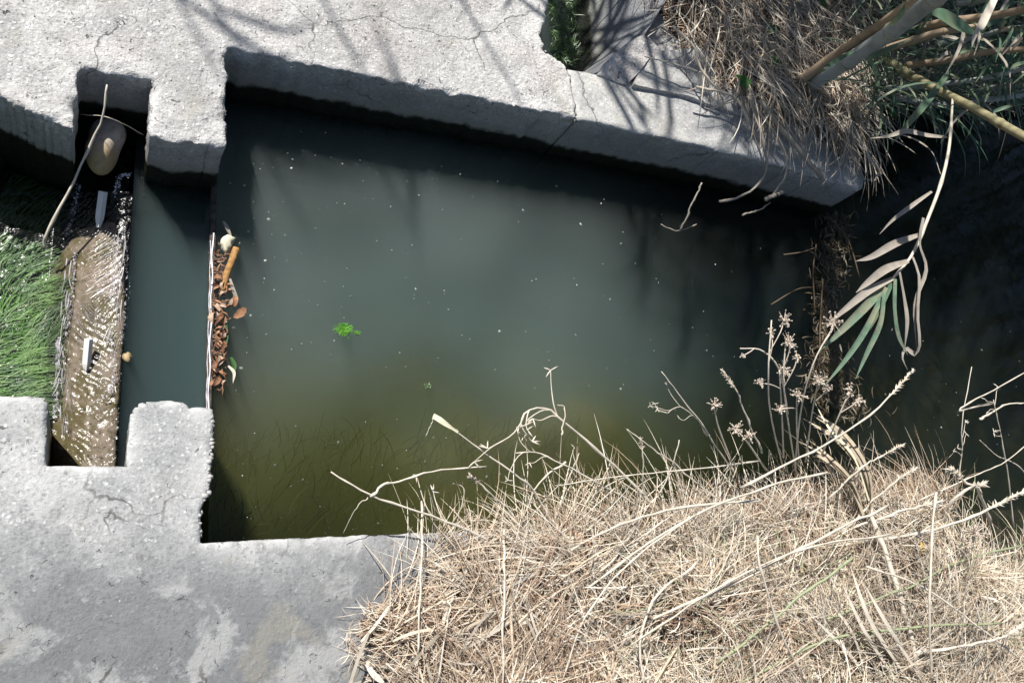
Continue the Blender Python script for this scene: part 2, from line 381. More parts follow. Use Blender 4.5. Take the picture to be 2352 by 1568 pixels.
M_WATERE = add_volume(m_water('clear_dark_water', WB), (.35, 3.0), (.8, 1.0, .9), (.1, .2, .1))
M_WATERC = add_volume(m_water('channel_still_water', WB), (3.4, 6.5), (.8, 1.0, 1.0), (.0, .3, .3))
M_STREAM = m_water('running_water', [(26, .008, .8, (1, 1.6, 1)), (70, .002, .5, (1, 1, 1))], rough=.22, tint=(.86, .93, .84))
M_FILM = m_water('water_film', [(60, .003, .8, (1, 1, 1)), (150, .001, .6, (1, 1, 1))], rough=.2, tint=(.82, .8, .8))

def m_flat(name, a, b, sc=8, rough=1, bd=.004):
    m = NM(name); return m.principled(m.mix(m.mrange(m.noise(sc, 4), .35, .65), a, b), rough, m.bump(m.noise(sc * 3, 3), bd, .6), .1)
M_SILT = m_flat('silt', (.085, .068, .022), (.15, .10, .028), 5)
M_BED_W = m_flat('stream_bed', (.006, .012, .004), (.02, .035, .012), 20)
M_WOODWET = m_flat('wet_board', (.05, .04, .03), (.12, .10, .085), 60, .35)

# ------------------------------------------------------------------ ground, one sheet to the horizon
def ground_z(X, Y):
    nz = fbm(X * 3, Y * 3, 5)
    z = -.045 + (nz - .5) * .03 + np.clip((np.abs(X) + np.abs(Y) - 6) * .02, 0, .5)
    def box(x0, x1, y0, y1, s):
        return np.clip(np.minimum(np.minimum(X - x0, x1 - X), np.minimum(Y - y0, y1 - Y)) / s, 0, 1)
    wob = (fbm(X * 4, Y * 4, 9) - .5) * .25
    c = box(-60, 2.6, .10, 1.29, .04)
    c = np.maximum(c, box(.995, 1.62, 1.1, 60, .03))
    c = np.maximum(c, box(2.04, 4.6 , .02, 60, .12) if False else np.clip(np.minimum(np.minimum(X - 2.04, 4.6 + wob - X), np.minimum(Y - (-.02 + wob * .5), 1.95 + wob - Y)) / .16, 0, 1))
    c = np.maximum(c, np.clip(np.minimum(np.minimum(X - 4, 60 - X), np.minimum(Y - .4 - wob, 1.6 + wob - Y)) / .2, 0, 1))
    return z * (1 - c) + c * -.6
def lin(a, b, st): return list(np.arange(a, b, st))
gx = [-60, -30, -15, -8, -5, -3.5, -2.5] + lin(-2, 5.2, .03) + [5.5, 6, 7, 9, 14, 30, 60]
gy = [-60, -30, -15, -8, -5, -3.5, -2.5] + lin(-2, 3.6, .03) + [4, 5, 7, 9, 14, 30, 60]
GX, GY = np.meshgrid(gx, gy, indexing='ij'); GZ = ground_z(GX, GY)
V = np.stack([GX, GY, GZ], 2).reshape(-1, 3); ny = len(gy)
I = (np.arange(len(gx) - 1)[:, None] * ny + np.arange(ny - 1)[None, :]).reshape(-1)
F = np.stack([I, I + ny, I + ny + 1, I + 1], 1)
tag(link('ground', mesh('ground', V, F), M_SOIL), kind='structure')

def sheet(name, x0, x1, y0, y1, z, mat, n=(1, 1)):
    xs = np.linspace(x0, x1, n[0] + 1); ys = np.linspace(y0, y1, n[1] + 1)
    X, Y = np.meshgrid(xs, ys, indexing='ij'); V = np.stack([X, Y, X * 0 + z], 2).reshape(-1, 3); k = n[1] + 1
    I = (np.arange(n[0])[:, None] * k + np.arange(n[1])[None, :]).reshape(-1)
    o = link(name, mesh(name, V, np.stack([I, I + k, I + k + 1, I + 1], 1)), mat); tag(o, kind='structure'); return o
WZ = -.185
def water_body(name, x0, x1, y0, y1, z1, z0, mat):
    v = [(x, y, z) for z in (z0, z1) for x, y in ((x0, y0), (x1, y0), (x1, y1), (x0, y1))]
    f = [(3, 2, 1, 0), (4, 5, 6, 7), (0, 1, 5, 4), (1, 2, 6, 5), (2, 3, 7, 6), (3, 0, 4, 7)]
    return tag(link(name, mesh(name, v, f, False), mat), kind='structure')
water_body('basin_water', .206, 2.03, -.1, 4.0, WZ, -.57, M_WATER)
water_body('dark_water', 2.031, 7.0, -.6, 4.0, WZ, -.57, M_WATERE)
water_body('channel_water', .036, .193, .2, 1.15, WZ - .006, -.56, M_WATERC)
SXg = np.arange(.15, 7.1, .04); SYg = np.arange(-.6, 4.0, .04); SX, SY = np.meshgrid(SXg, SYg, indexing='ij')
SZ = -.545 + .25 * np.clip((.72 - SY + (fbm(SX * 2.4, SY * 2.4, 91) - .5) * .7) / .4, 0, 1) * np.clip((1.7 - SX) / .5, 0, 1) * np.clip((SY - .17) / .22, .15, 1) + (fbm(SX * 5, SY * 5, 92) - .5) * .04
k_ = len(SYg); I = (np.arange(len(SXg) - 1)[:, None] * k_ + np.arange(k_ - 1)[None, :]).reshape(-1)
tag(link('pool_bed', mesh('pool_bed', np.stack([SX, SY, SZ], 2).reshape(-1, 3), np.stack([I, I + k_, I + k_ + 1, I + 1], 1)), M_SILT), kind='structure')
sheet('stream_water', -60, .03, .2, 1.15, -.262, M_STREAM)
sheet('stream_bed', -60, .03, .2, 1.15, -.33, M_BED_W)

# ------------------------------------------------------------------ concrete
def slab(name, poly, mat, zbot=-.55, st=.006, zt=None, edge=.003, chip=.006, relief=.002, seed=0, parent=None, round_=.004):
    poly = np.array(poly, float)
    x0, y0 = poly.min(0) - st; x1, y1 = poly.max(0) + st
    xs = np.arange(x0, x1 + st, st); ys = np.arange(y0, y1 + st, st)
    X, Y = np.meshgrid(xs, ys, indexing='ij')
    A = poly; B = np.roll(poly, -1, 0)
    best = np.full(X.shape, 1e9); NX = X.copy(); NY = Y.copy(); ins = np.zeros(X.shape, bool)
    for a, b in zip(A, B):
        d = b - a; L = d.dot(d); t = np.clip(((X - a[0]) * d[0] + (Y - a[1]) * d[1]) / L, 0, 1)
        px = a[0] + t * d[0]; py = a[1] + t * d[1]; q = np.hypot(X - px, Y - py)
        m = q < best; best[m] = q[m]; NX[m] = px[m]; NY[m] = py[m]
        c = ((a[1] > Y) != (b[1] > Y)) & (X < (b[0] - a[0]) * (Y - a[1]) / (b[1] - a[1] + 1e-12) + a[0]); ins ^= c
    sd = np.where(ins, best, -best)
    ok = sd > -st * .5
    snap = ok & (sd < st * .5); X = np.where(snap, NX, X); Y = np.where(snap, NY, Y); sdd = np.maximum(sd, 0); sdd[snap] = 0
    fall = np.exp(-sdd / .008)
    e1 = fbm(X * 45, Y * 45, seed + 1) - .5; e2 = fbm(X * 45, Y * 45, seed + 2) - .5
    cc = np.clip((fbm(X * 28, Y * 28, seed + 3, 4) - .55) * 6, 0, 1)
    X2 = X + e1 * edge * 2.2 * fall; Y2 = Y + e2 * edge * 2.2 * fall
    base = zt(X, Y) if zt else X * 0
    Z = base - round_ * np.exp(-sdd / .004) - chip * cc * np.exp(-sdd / .011) + (fbm(X * 18, Y * 18, seed + 4, 4) - .5) * relief * 2 + (fbm(X * 3, Y * 3, seed + 6, 2) - .5) * relief * 3
    nx_, ny_ = X.shape
    cell = ok[:-1, :-1] & ok[1:, :-1] & ok[1:, 1:] & ok[:-1, 1:]
    I, J = np.nonzero(cell); idx = lambda i, j: i * ny_ + j
    F = np.stack([idx(I, J), idx(I + 1, J), idx(I + 1, J + 1), idx(I, J + 1)], 1)
    used = np.unique(F); rm = np.full(nx_ * ny_, -1); rm[used] = np.arange(len(used)); F = rm[F]
    V = np.stack([X2, Y2, Z], 2).reshape(-1, 3)[used]
    E = np.concatenate([F[:, [0, 1]], F[:, [1, 2]], F[:, [2, 3]], F[:, [3, 0]]])
    key = E[:, 0].astype(np.int64) * 10 ** 7 + E[:, 1]; rev = E[:, 1].astype(np.int64) * 10 ** 7 + E[:, 0]
    be = E[~np.isin(key, rev)]
    bv = np.unique(be); m2 = np.full(len(V), -1); m2[bv] = np.arange(len(bv))
    # outward normal of each rim vertex
    nrm = np.zeros((len(V), 2))
    for a, b in be:
        d = V[b, :2] - V[a, :2]; n = np.array([d[1], -d[0]]); nrm[a] += n; nrm[b] += n
    nrm = nrm[bv]; nrm /= np.linalg.norm(nrm, axis=1)[:, None] + 1e-9
    depths = [.005, .012, .025, .04, .06, .08, .1, .12, .145, .17, .2, .25, .35, -zbot]
    VV = [V]; prev = bv; FF = [F.tolist()]; off = len(V); R = V[bv]
    per = R[:, 0] * 1.3 + R[:, 1] * 1.7
    for d in depths:
        if d > -zbot: d = -zbot
        q = R.copy(); q[:, 2] = np.minimum(R[:, 2] - .001, 0 - d) if not zt else R[:, 2] * 0 + np.minimum(R[:, 2] - .001, -d)
        o = (fbm(R[:, 0] * 30 + d * 21, R[:, 1] * 30 + d * 34, seed + 8, 3) - .5) * edge * 2.0 - edge * .2
        q[:, :2] += nrm * o[:, None]
        VV.append(q); new = np.arange(len(bv)) + off; off += len(bv)
        pa = prev[m2[be[:, 0]]]; pb = prev[m2[be[:, 1]]]; na = new[m2[be[:, 0]]]; nb = new[m2[be[:, 1]]]
        FF.append(np.stack([pb, pa, na, nb], 1).tolist()); prev = new
        if d >= -zbot: break
    me = mesh(name, np.concatenate(VV), sum(FF, []))
    at = me.attributes.new('rim', 'FLOAT', 'POINT'); rv = np.zeros(len(me.vertices)); rv[:len(V)] = np.exp(-sdd.reshape(-1)[used] / .022); rv[len(V):len(V) + len(bv)] = .8
    at.data.foreach_set('value', rv)
    o = link(name, me, mat, parent)
    return o

near_poly = [(-1.3, .425), (-.160, .422), (-.088, .421), (-.081, .412), (-.077, .303), (.047, .302), (.050, .395), (.060, .414), (.085, .421), (.135, .420), (.150, .411), (.186, .411), (.190, .39),
             (.186, .26), (.172, .225), (.172, .167), (.611, .168), (1.25, .170), (1.9, .180), (2.075, .176), (2.085, -.02), (2.06, -.6), (-1.3, -.6)]
def zn(X, Y): return (fbm(X * 1.5, Y * 1.5, 71, 2) - .5) * .006
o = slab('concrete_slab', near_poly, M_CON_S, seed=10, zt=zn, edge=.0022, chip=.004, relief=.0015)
tag(o, 'weathered grey concrete slab with a square notch in the foreground, under the dry grass', 'concrete slab'); NEAR = o
nw_poly = [(-1.3, 1.02), (-.30, 1.01), (-.202, .994), (-.13, .965), (-.078, .946), (-.079, 1.09), (.055, 1.088), (.053, .957), (.199, .962), (.201, 1.203), (.6, 1.204), (1.066, 1.203),
           (1.060, 1.30), (1.056, 1.355), (1.02, 1.372), (.992, 1.40), (.985, 1.44), (1.004, 1.50), (1.018, 1.56), (.99, 1.63), (.985, 2.3), (-1.3, 2.3)]
o = slab('concrete_slab', nw_poly, M_CON_N, seed=30, edge=.0052, chip=.020, relief=.003, round_=.005)
tag(o, 'rough sunlit concrete slab with two piers beyond the sluice slot', 'concrete slab'); NW = o
def ze(X, Y):
    return -.0015 - .035 * np.clip((X - 2.02) / .12, 0, 1) ** 2 - .012 * np.clip((1.21 - Y) / .05, 0, 1) * np.clip((X - 1.5) / .5, 0, 1)
ne_poly = [(1.0675, 1.203), (1.3, 1.199), (1.6, 1.191), (1.95, 1.172), (2.08, 1.160), (2.125, 1.185), (2.14, 1.24), (2.10, 1.36), (2.075, 1.50), (2.07, 1.72), (1.5, 1.72), (1.34, 1.60), (1.30, 1.372), (1.2, 1.364), (1.0575, 1.356), (1.0615, 1.30)]
o = slab('canal_wall', ne_poly, M_CON_E, seed=50, zt=ze, edge=.002, chip=.003, relief=.0015, round_=.007)
tag(o, 'smooth concrete wall running right along the far side of the pool', 'wall')
# side channel beyond the wall: sloping apron and a rough block
v = [G(1318, 0, -.21), G(1328, 162, -.21), G(1368, 170, -.05), G(1478, 86, .03), G(1530, 0, .05), G(1500, -160, .05), G(1312, -160, -.21)]
def prism(name, pts, zb, mat, parent=None, sub=5, amp=.004, seed=0):
    import bmesh
    bm = bmesh.new(); tp = [bm.verts.new(p) for p in pts]; bt = [bm.verts.new((p[0], p[1], zb)) for p in pts]
    bm.faces.new(tp); n = len(pts)
    for i in range(n): bm.faces.new((tp[i], bt[i], bt[(i + 1) % n], tp[(i + 1) % n]))
    bmesh.ops.triangulate(bm, faces=bm.faces[:])
    for _ in range(sub): 
        es = [e for e in bm.edges if e.calc_length() > .018]
        if es: bmesh.ops.subdivide_edges(bm, edges=es, cuts=1); bmesh.ops.triangulate(bm, faces=[f for f in bm.faces if len(f.verts) > 3])
    bmesh.ops.recalc_face_normals(bm, faces=bm.faces)
    for vv in bm.verts:
        q = vv.co * 25 + Vector((seed, 0, 0)); vv.co += Vector((noise.noise(q), noise.noise(q + Vector((9, 0, 0))), noise.noise(q + Vector((0, 9, 0))))) * amp
    me = bpy.data.meshes.new(name); bm.to_mesh(me); bm.free(); return link(name, me, mat, parent)
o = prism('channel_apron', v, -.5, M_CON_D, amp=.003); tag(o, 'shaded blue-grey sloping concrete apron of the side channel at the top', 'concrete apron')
v = [G(1370, 168, .004), G(1440, 192, .004), G(1480, 150, .03), G(1520, 110, .03), G(1478, 78, .045), G(1425, 112, .035)]
o = prism('concrete_block', v, -.3, M_CON_N, amp=.008, seed=4); tag(o, 'rough speckled concrete block wedged between apron and canal wall', 'concrete block')
v = [G(1455, 195, .010), G(1560, 215, .010), G(1700, 262, .010), G(1800, 262, .012), G(1780, 180, .03), G(1600, 110, .03), G(1490, 120, .03)]
o = prism('concrete_ledge', v, -.1, M_CON_E, amp=.004, seed=8); tag(o, 'low grey concrete ledge half buried in dry grass on the wall', 'ledge')
# lower ledge of the left bank, and stream side wall
o = slab('concrete_footing', [(-.60, .90), (-.225, .925), (-.205, 1.02), (-.6, 1.06)], M_CON_N, seed=61, zt=lambda X, Y: X * 0 - .225, zbot=-.5, edge=.004, chip=.01, st=.008)
tag(o, 'low broken concrete footing at the stream edge, far left', 'footing')

# grit lying on the slabs and pebbles cast in the near edge
def grit(name, n, fx, rmin, rmax, mat, parent=None, seed=1):
    r = np.random.default_rng(seed); vs = []; fs = []
    oct_ = np.array([[1, 0, 0], [-1, 0, 0], [0, 1, 0], [0, -1, 0], [0, 0, 1], [0, 0, -1]], float)
    of = [(0, 2, 4), (2, 1, 4), (1, 3, 4), (3, 0, 4), (2, 0, 5), (1, 2, 5), (3, 1, 5), (0, 3, 5)]
    k = 0
    while k < n:
        x, y, z = fx(r)
        if x is None: continue
        s = rmin + (rmax - rmin) * r.random() ** 3
        a = r.uniform(0, 6.28); sc = r.uniform(.5, 1.2, 3)
        q = oct_ * sc * s * r.uniform(.8, 1.25, (6, 1)); ca, sa = math.cos(a), math.sin(a)
        q = np.stack([q[:, 0] * ca - q[:, 1] * sa, q[:, 0] * sa + q[:, 1] * ca, q[:, 2] * .55 + q[:, 0] * r.uniform(-.3, .3)], 1) + [x, y, z]
        vs.append(q); fs += [tuple(i + k * 6 for i in f) for f in of]; k += 1
    o = link(name, mesh(name, np.concatenate(vs), fs, False), mat, parent); return o
def in_poly(x, y, poly):
    c = False
    for (ax, ay), (bx, by) in zip(poly, poly[1:] + poly[:1]):
        if (ay > y) != (by > y) and x < (bx - ax) * (y - ay) / (by - ay) + ax: c = not c
    return c
def f_near(r):
    x, y = r.uniform(-.3, .75), r.uniform(-.4, .41)
    return (x, y, .0005) if in_poly(x, y, near_poly) else (None, 0, 0)
def f_nw(r):
    x, y = r.uniform(-.35, 1.05), r.uniform(.96, 1.75)
    return (x, y, .0005) if in_poly(x, y, nw_poly) else (None, 0, 0)
tag(grit('grit', 520, f_near, .0005, .0024, M_GRIT), 'fine grit and chips loose on the near concrete slab', 'grit', kind='stuff')
tag(grit('grit', 550, f_nw, .0006, .0032, M_GRIT, seed=3), 'fine grit and chips loose on the far sunlit slab', 'grit', kind='stuff')
pb = []
for i in range(34):
    t = i / 33; y = .405 - t * .225; x = np.interp(y, [.167, .225, .26, .39, .411], [.171, .172, .186, .189, .187]) + rnd.uniform(-.004, .001)
    b = MB(); b.blob((0, 0, 0), rnd.uniform(.003, .0065), 1, .5, (1, rnd.uniform(.7, 1.3), .8), i); o = b.obj('pebble', M_GRIT, NEAR)
    o.location = (x, y, rnd.uniform(-.010, -.002)); o.rotation_euler = (0, 0, rnd.uniform(0, 6))

# ------------------------------------------------------------------ sluice sill, film of water, boards
def m_sill():
    m = NM('mossy_sill'); c = m.mix(m.mrange(m.noise(11, 4, dist=.5), .4, .6), (.30, .255, .19), (.34, .28, .21))
    sp = m.n('SeparateXYZ'); m.l(m.pos(), sp.inputs[0])
    c = m.mix(m.math('MULTIPLY', m.mrange(m.noise(13, 4, .6), .42, .58), .85), c, (.12, .105, .028))
    c = m.mix(m.mrange(m.noise(70, 4, .7), .5, .66, 0, .7), c, (.09, .07, .03))
    return m.principled(c, .5, m.bump(m.noise(60, 4), .002, .8), .4)
M_SILL = m_sill()
sill_poly = [tuple(G(px, py, -.215)[:2]) for px, py in [(185, 512), (262, 508), (284, 560), (288, 700), (282, 800), (272, 930), (262, 1100), (110, 1100), (118, 960), (128, 800), (122, 700), (78, 645), (120, 585), (150, 545)]]
o = slab('sluice_sill', sill_poly, M_SILL, seed=80, zt=lambda X, Y: X * 0 - .213 - .055 * np.clip((-.02 - X) / .08, 0, 1), zbot=-.5, st=.005, edge=.002, chip=.002)
tag(o, 'tan mossy sill slab under running water between the two notches', 'sluice sill'); SILL = o
# water film spilling over the sill
nxf, nyf = 90, 280
xs = np.linspace(-.115, .038, nxf); ys = np.linspace(.30, .93, nyf)
X, Y = np.meshgrid(xs, ys, indexing='ij')
u = np.clip((.03 - X) / .14, 0, 1)
Zf = -.195 - .05 * u ** 1.6
w1 = np.clip((Y - .60) / .06, 0, 1); w2 = 1 - w1
th1 = (X * .62 + Y * .78); th2 = (X * .70 - Y * .71)
ph = fbm(X * 16, Y * 16, 3) * 14
rip = (np.sin(th2 * 560 + ph) * w1 + np.sin(th1 * 520 + ph) * w2) * np.clip(u * 4, 0, 1) * np.clip(1.3 - u, 0, 1)
bubble = (fbm(X * 70, Y * 70, 8) - .5)
Zf += rip * .0009 * (.2 + fbm(X * 9, Y * 9, 15)) + bubble * .005 * np.clip((.60 - Y) / .1, 0, 1) + bubble * .006 * np.clip((Y - .84) / .04, 0, 1)
Zf[-1, :] = -.2; Zf[:, 0] = -.25
V = np.stack([X, Y, Zf], 2).reshape(-1, 3); I = (np.arange(nxf - 1)[:, None] * nyf + np.arange(nyf - 1)[None, :]).reshape(-1)
tag(link('water_film', mesh('water_film', V, np.stack([I, I + nyf, I + nyf + 1, I + 1], 1)), M_FILM), kind='structure')

# froth and its sun highlights, modelled as white beads and broken lines
def glints(paths, n, spread, mat, name='glints', r0=.0008, r1=.0036, seed=5):
    r = np.random.default_rng(seed)
    def fx(r_):
        p = paths[r_.integers(len(paths))]; q = spline([G(a, b, z) for a, b, z in p], 20); c = q[r_.integers(21)].lerp(q[min(20, r_.integers(21))], 0); 
        k = r_.integers(20); c = q[k].lerp(q[k + 1], r_.random())
        return (c.x + r_.normal() * spread, c.y + r_.normal() * spread, c.z + .001)
    return grit(name, n, fx, r0, r1, mat, seed=seed)
M_GLINT = island_mat('glints', [(0, (.60, .60, .66)), (1, (.8, .8, .84))], rough=.25, spec=.6, noise_amt=0)
FZ = -.20
M_GLINT_STREAK = island_mat('glint_streak', [(0, (.24, .22, .21)), (.6, (.38, .36, .38)), (1, (.62, .62, .66))], rough=.2, spec=.8, noise_amt=0)
tag(glints([[(172, 575, -.236), (168, 640, -.238), (158, 720, -.24), (150, 770, -.24)], [(133, 830, -.245), (132, 900, -.245), (124, 960, -.245)], [(133, 780, -.24), (130, 860, -.245)]], 520, .0022, M_GLINT), 'broken line of froth and painted highlights along the lip of the sill', 'glints', kind='stuff')
tag(glints([[(282, 520, FZ), (291, 580, FZ), (293, 660, FZ), (288, 730, FZ), (278, 790, FZ)], [(250, 760, FZ), (262, 820, FZ), (258, 880, FZ), (240, 910, FZ)], [(300, 400, FZ), (275, 410, FZ), (265, 450, FZ)], [(180, 425, -.25), (170, 480, -.25), (155, 540, -.255)]], 650, .0030, M_GLINT, seed=9, r0=.0006, r1=.0030), 'froth and painted highlights curling round the channel side of the sill', 'glints', kind='stuff')

def streaks(n, seed, xr, yr, ang, L, W, label):  # highlights on the running water, modelled as thin pale ribbons
    r = np.random.default_rng(seed); x = r.uniform(*xr, n); y = r.uniform(*yr, n); u_ = np.clip((.03 - x) / .14, 0, 1)
    return tag(blades('glint_streak', np.stack([x, y, -.195 - .05 * u_ ** 1.6 + .0022], 1), ang + r.normal(0, .10, n), np.full(n, -.06), r.uniform(*L, n), r.uniform(*W, n), r.normal(0, .25, n), np.zeros(n), M_GLINT_STREAK, seg=6, roll=r.normal(0, .15, n)), label, 'water highlights', kind='stuff')
streaks(30, 41, (-.02, .02), (.70, .83), math.radians(215), (.02, .06), (.0003, .0008), 'thin painted highlights slanting across the far half of the sill')
streaks(34, 42, (-.07, -.03), (.62, .70), math.radians(-48), (.03, .08), (.0003, .0007), 'thin painted highlights slanting across the near half of the sill')
streaks(44, 43, (.005, .028), (.60, .86), math.radians(-91), (.02, .07), (.0004, .0015), 'pale painted highlights along the channel side of the sill')
streaks(40, 44, (-.083, -.07), (.45, .78), math.radians(-92), (.01, .04), (.0006, .0022), 'bright painted highlights along the stream side of the sill')
streaks(22, 45, (-.075, -.055), (.42, .56), math.radians(-84), (.02, .05), (.0003, .0008), 'pale painted highlights over the near end of the sill')
# algae streaming in the left water
def algae(n, mat, seed, zc, wid, rect, label, name='green_algae', spread=.03, ln=(.05, .14)):
    r = np.random.default_rng(seed)
    bx = r.uniform(rect[0], rect[1], n); by = r.uniform(rect[2], rect[3], n)
    t = np.clip((by - .5) / .4, 0, 1)
    clump = (fbm(bx * 14, by * 14, seed) - .5)
    ang = math.pi + .15 + .75 * t + clump * 1.6 + r.normal(0, .12, n)
    L = r.uniform(ln[0], ln[1], n)
    return tag(blades(name, np.stack([bx, by, zc + r.uniform(-.012, .006, n)], 1), ang, np.full(n, -.02), L, r.uniform(*wid, n), .9 - .5 * t + clump * 1.2 + r.normal(0, .15, n), np.zeros(n), mat, seg=9, roll=r.uniform(-.7, .7, n), wave=.22), label, 'algae', kind='stuff')
algae(2600, M_ALGD, 1, -.285, (.001, .0025), (-.45, -.075, .40, 1.0), 'dark green algae streaming under the left stream', ln=(.04, .11))
algae(3200, M_ALGA, 2, -.266, (.0006, .0019), (-.42, -.085, .43, .80), 'bright green algae combed leftward by the stream')
algae(900, M_ALGA, 3, -.243, (.0005, .0013), (-.105, -.062, .45, .75), 'thin green algae strands trailing off the sill edge', ln=(.03, .07))

# weir board with wet top
b = MB()
import bmesh
def box_obj(name, x0, x1, y0, y1, z0, z1, mat, parent=None, bev=.0015):
    bm = bmesh.new(); bmesh.ops.create_cube(bm, size=1)
    for vv in bm.verts: vv.co = Vector(((x0 + x1) / 2 + vv.co.x * (x1 - x0), (y0 + y1) / 2 + vv.co.y * (y1 - y0), (z0 + z1) / 2 + vv.co.z * (z1 - z0)))
    bmesh.ops.bevel(bm, geom=bm.edges[:], offset=bev, segments=2, affect='EDGES')
    me = bpy.data.meshes.new(name); bm.to_mesh(me); bm.free(); return link(name, me, mat, parent)
wb = empty('weir_board', (.2, .66, -.3)); tag(wb, 'narrow wet board damming the pool, leaves caught against it', 'weir board')
box_obj('board', .1935, .2055, .35, .98, -.45, WZ + .003, M_WOODWET, wb)
bb = MB(); pts = [Vector((.2 + .0015 * math.sin(i * .9), .415 + i * .0145, WZ + .0045)) for i in range(31)]
bb.tube(pts, [.0016 + .0006 * math.sin(i * 2.1) for i in range(31)], 6); bb.obj('lip_glint', M_GLINT, wb)  # wet highlight on the board top, modelled as a white tube
bb = MB(); pts = [Vector((.196 + .001 * math.sin(i * 1.3), .44 + i * .014, WZ + .003)) for i in range(29)]
bb.tube(pts, [.0007 + .0004 * math.sin(i * 2.7) for i in range(29)], 6); bb.obj('lip_glint', M_GLINT, wb)

# white pegs on the sill
for (a, bq, zb, zt_, lab) in [((226, 522), (237, 440), -.205, -.17, 'white flat peg standing at the far end of the sill, near the stone'), ((197, 855), (204, 778), -.215, -.18, 'white tapered peg standing at the near end of the sill')]:
    p0 = G(*a, zb); p1 = G(*bq, zt_); W = mw(17, p1)
    o = MB(); k = 8
    pts = [Vector(p0).lerp(Vector(p1), i / k) for i in range(k + 1)]
    o.tube(pts, [W / 2 * min(1, .45 + i * .25) for i in range(k + 1)], 4)
    ob = o.obj('white_peg', M_WHITE, smooth=False); fix_origin(ob, p0); tag(ob, lab, 'peg')

# river stone
st = MB(); c = G(242, 328, -.16); st.blob((0, 0, 0), .044, 4, .55, (.92, 1.3, .85), 5)
o = st.obj('river_stone', M_STONE); o.location = c; o.rotation_euler = (.1, 0, -.15); tag(o, 'smooth rounded tan stone lodged in the far slot', 'stone')
# small tan stone at the sill corner
st = MB(); st.blob((0, 0, 0), .009, 2, .6, (1, 1.2, .7), 9); o = st.obj('small_stone', M_STONE); o.location = G(292, 820, -.195); tag(o, 'small brown stone poking from the channel beside the sill', 'stone')

# ------------------------------------------------------------------ leaf litter against the board
def leaf_mesh(L, W, curl, seed, mesh_name='leaf'):
    r = random.Random(seed); b = MB(); k = 9; pts = []; ww = []
    for i in range(k):
        t = i / (k - 1); pts.append(Vector((L * (t - .5), .12 * L * math.sin(t * 3 + seed), curl * L * (math.sin(t * math.pi) - .3) + r.uniform(-.0006, .0006))))
        ww.append(max(.0004, W * math.sin(math.pi * min(1, t * 1.03) ** .8) ** .8 * r.uniform(.75, 1.1)))
    b.ribbon(pts, ww, fold=.22 * curl * 3)
    return mesh(mesh_name, b.v, b.f)
LM = [leaf_mesh(.018 + .014 * rnd.random(), .006 + .007 * rnd.random(), rnd.uniform(.15, .5), i) for i in range(9)]
tones = [('dark brown', M_LEAFBR), ('russet', M_DEADLEAF), ('pale tan', M_LEAFTAN)]
places = ['just below the bark stick', 'at its widest bulge', 'beside the yellow-green leaf', 'between the two green leaves', 'at its lower end by the pale curl']
for i in range(54):
    t = rnd.random(); py = 640 + t * 250; wdt = np.interp(py, [635, 700, 735, 780, 830, 890], [26, 48, 42, 24, 34, 28])
    px = 492 + rnd.random() * wdt - (py - 635) * .012
    tn, tm = tones[rnd.choice((0, 1, 1, 2))]
    me = LM[i % 9].copy(); me.materials.clear(); me.materials.append(tm)
    o = link('dead_leaf', me, tm); o.location = G(px, py, WZ + .003 + rnd.random() * .007)
    o.rotation_euler = (rnd.uniform(-1, 1), rnd.uniform(-.8, .8), rnd.uniform(0, 6.28)); s = rnd.uniform(.6, 1.15); o.scale = (s, s, s)
    tag(o, ('small ' if s < .8 else 'large ' if s > 1.0 else '') + tn + ' leaf in the drift, ' + places[min(4, int((py - 640) / 50))], 'leaf', 'dead leaves drifted against the weir board')
n = 260; r = np.random.default_rng(66); py = r.uniform(560, 895, n); px = r.uniform(490, 520, n) - (py - 560) * .01
base = np.array([G(a_, b_, WZ + .003) for a_, b_ in zip(px, py)])
tag(blades('leaf_crumbs', base, r.uniform(0, 6.28, n), r.uniform(0, .4, n), r.uniform(.005, .018, n), r.uniform(.001, .004, n), r.normal(0, 1, n), r.uniform(0, .5, n), M_LEAFBR, seg=3), 'brown crumbs of leaf packed along the weir board', 'leaf crumbs', kind='stuff')
for (px, py, a, s, lab) in [(552, 718, .5, 1.25, 'russet pointed leaf jutting farthest into the pool from the drift'), (540, 690, 1.3, 1.0, 'pinkish folded leaf at the bulge of the drift')]:
    o = link('dead_leaf', leaf_mesh(.03, .015, .2, 31 + int(px)), M_DEADLEAF); o.location = G(px, py, WZ + .008); o.rotation_euler = (.3, .2, a); o.scale = (s, s, s); tag(o, lab, 'leaf', 'dead leaves drifted against the weir board')
b = MB(); p = spline([G(543, 570, WZ + .012), G(532, 600, WZ + .012), G(520, 632, WZ + .009), G(512, 668, WZ + .006)], 14)
b.tube(p, [.0075, .0085, .0078, .0085, .0075, .008, .0075, .0078, .007, .0075, .0068, .007, .006, .005, .004], 9)
for i, vv in enumerate(b.v): b.v[i] = vv + Vector((noise.noise(vv * 300), noise.noise(vv * 310 + Vector((5, 0, 0))), 0)) * .0012
o = b.obj('bark_stick', M_BARK); fix_origin(o, p[7]); tag(o, 'orange-brown bark stick floating at the top of the leaf drift', 'stick')
b = MB(); b.blob((0, 0, 0), .014, 2, .9, (1, 1.35, .3), 12); o = b.obj('cream_petal', M_CREAM); o.location = G(522, 558, WZ + .008); o.rotation_euler = (.2, .3, -.4); tag(o, 'cream-coloured petal scrap above the bark stick', 'petal')
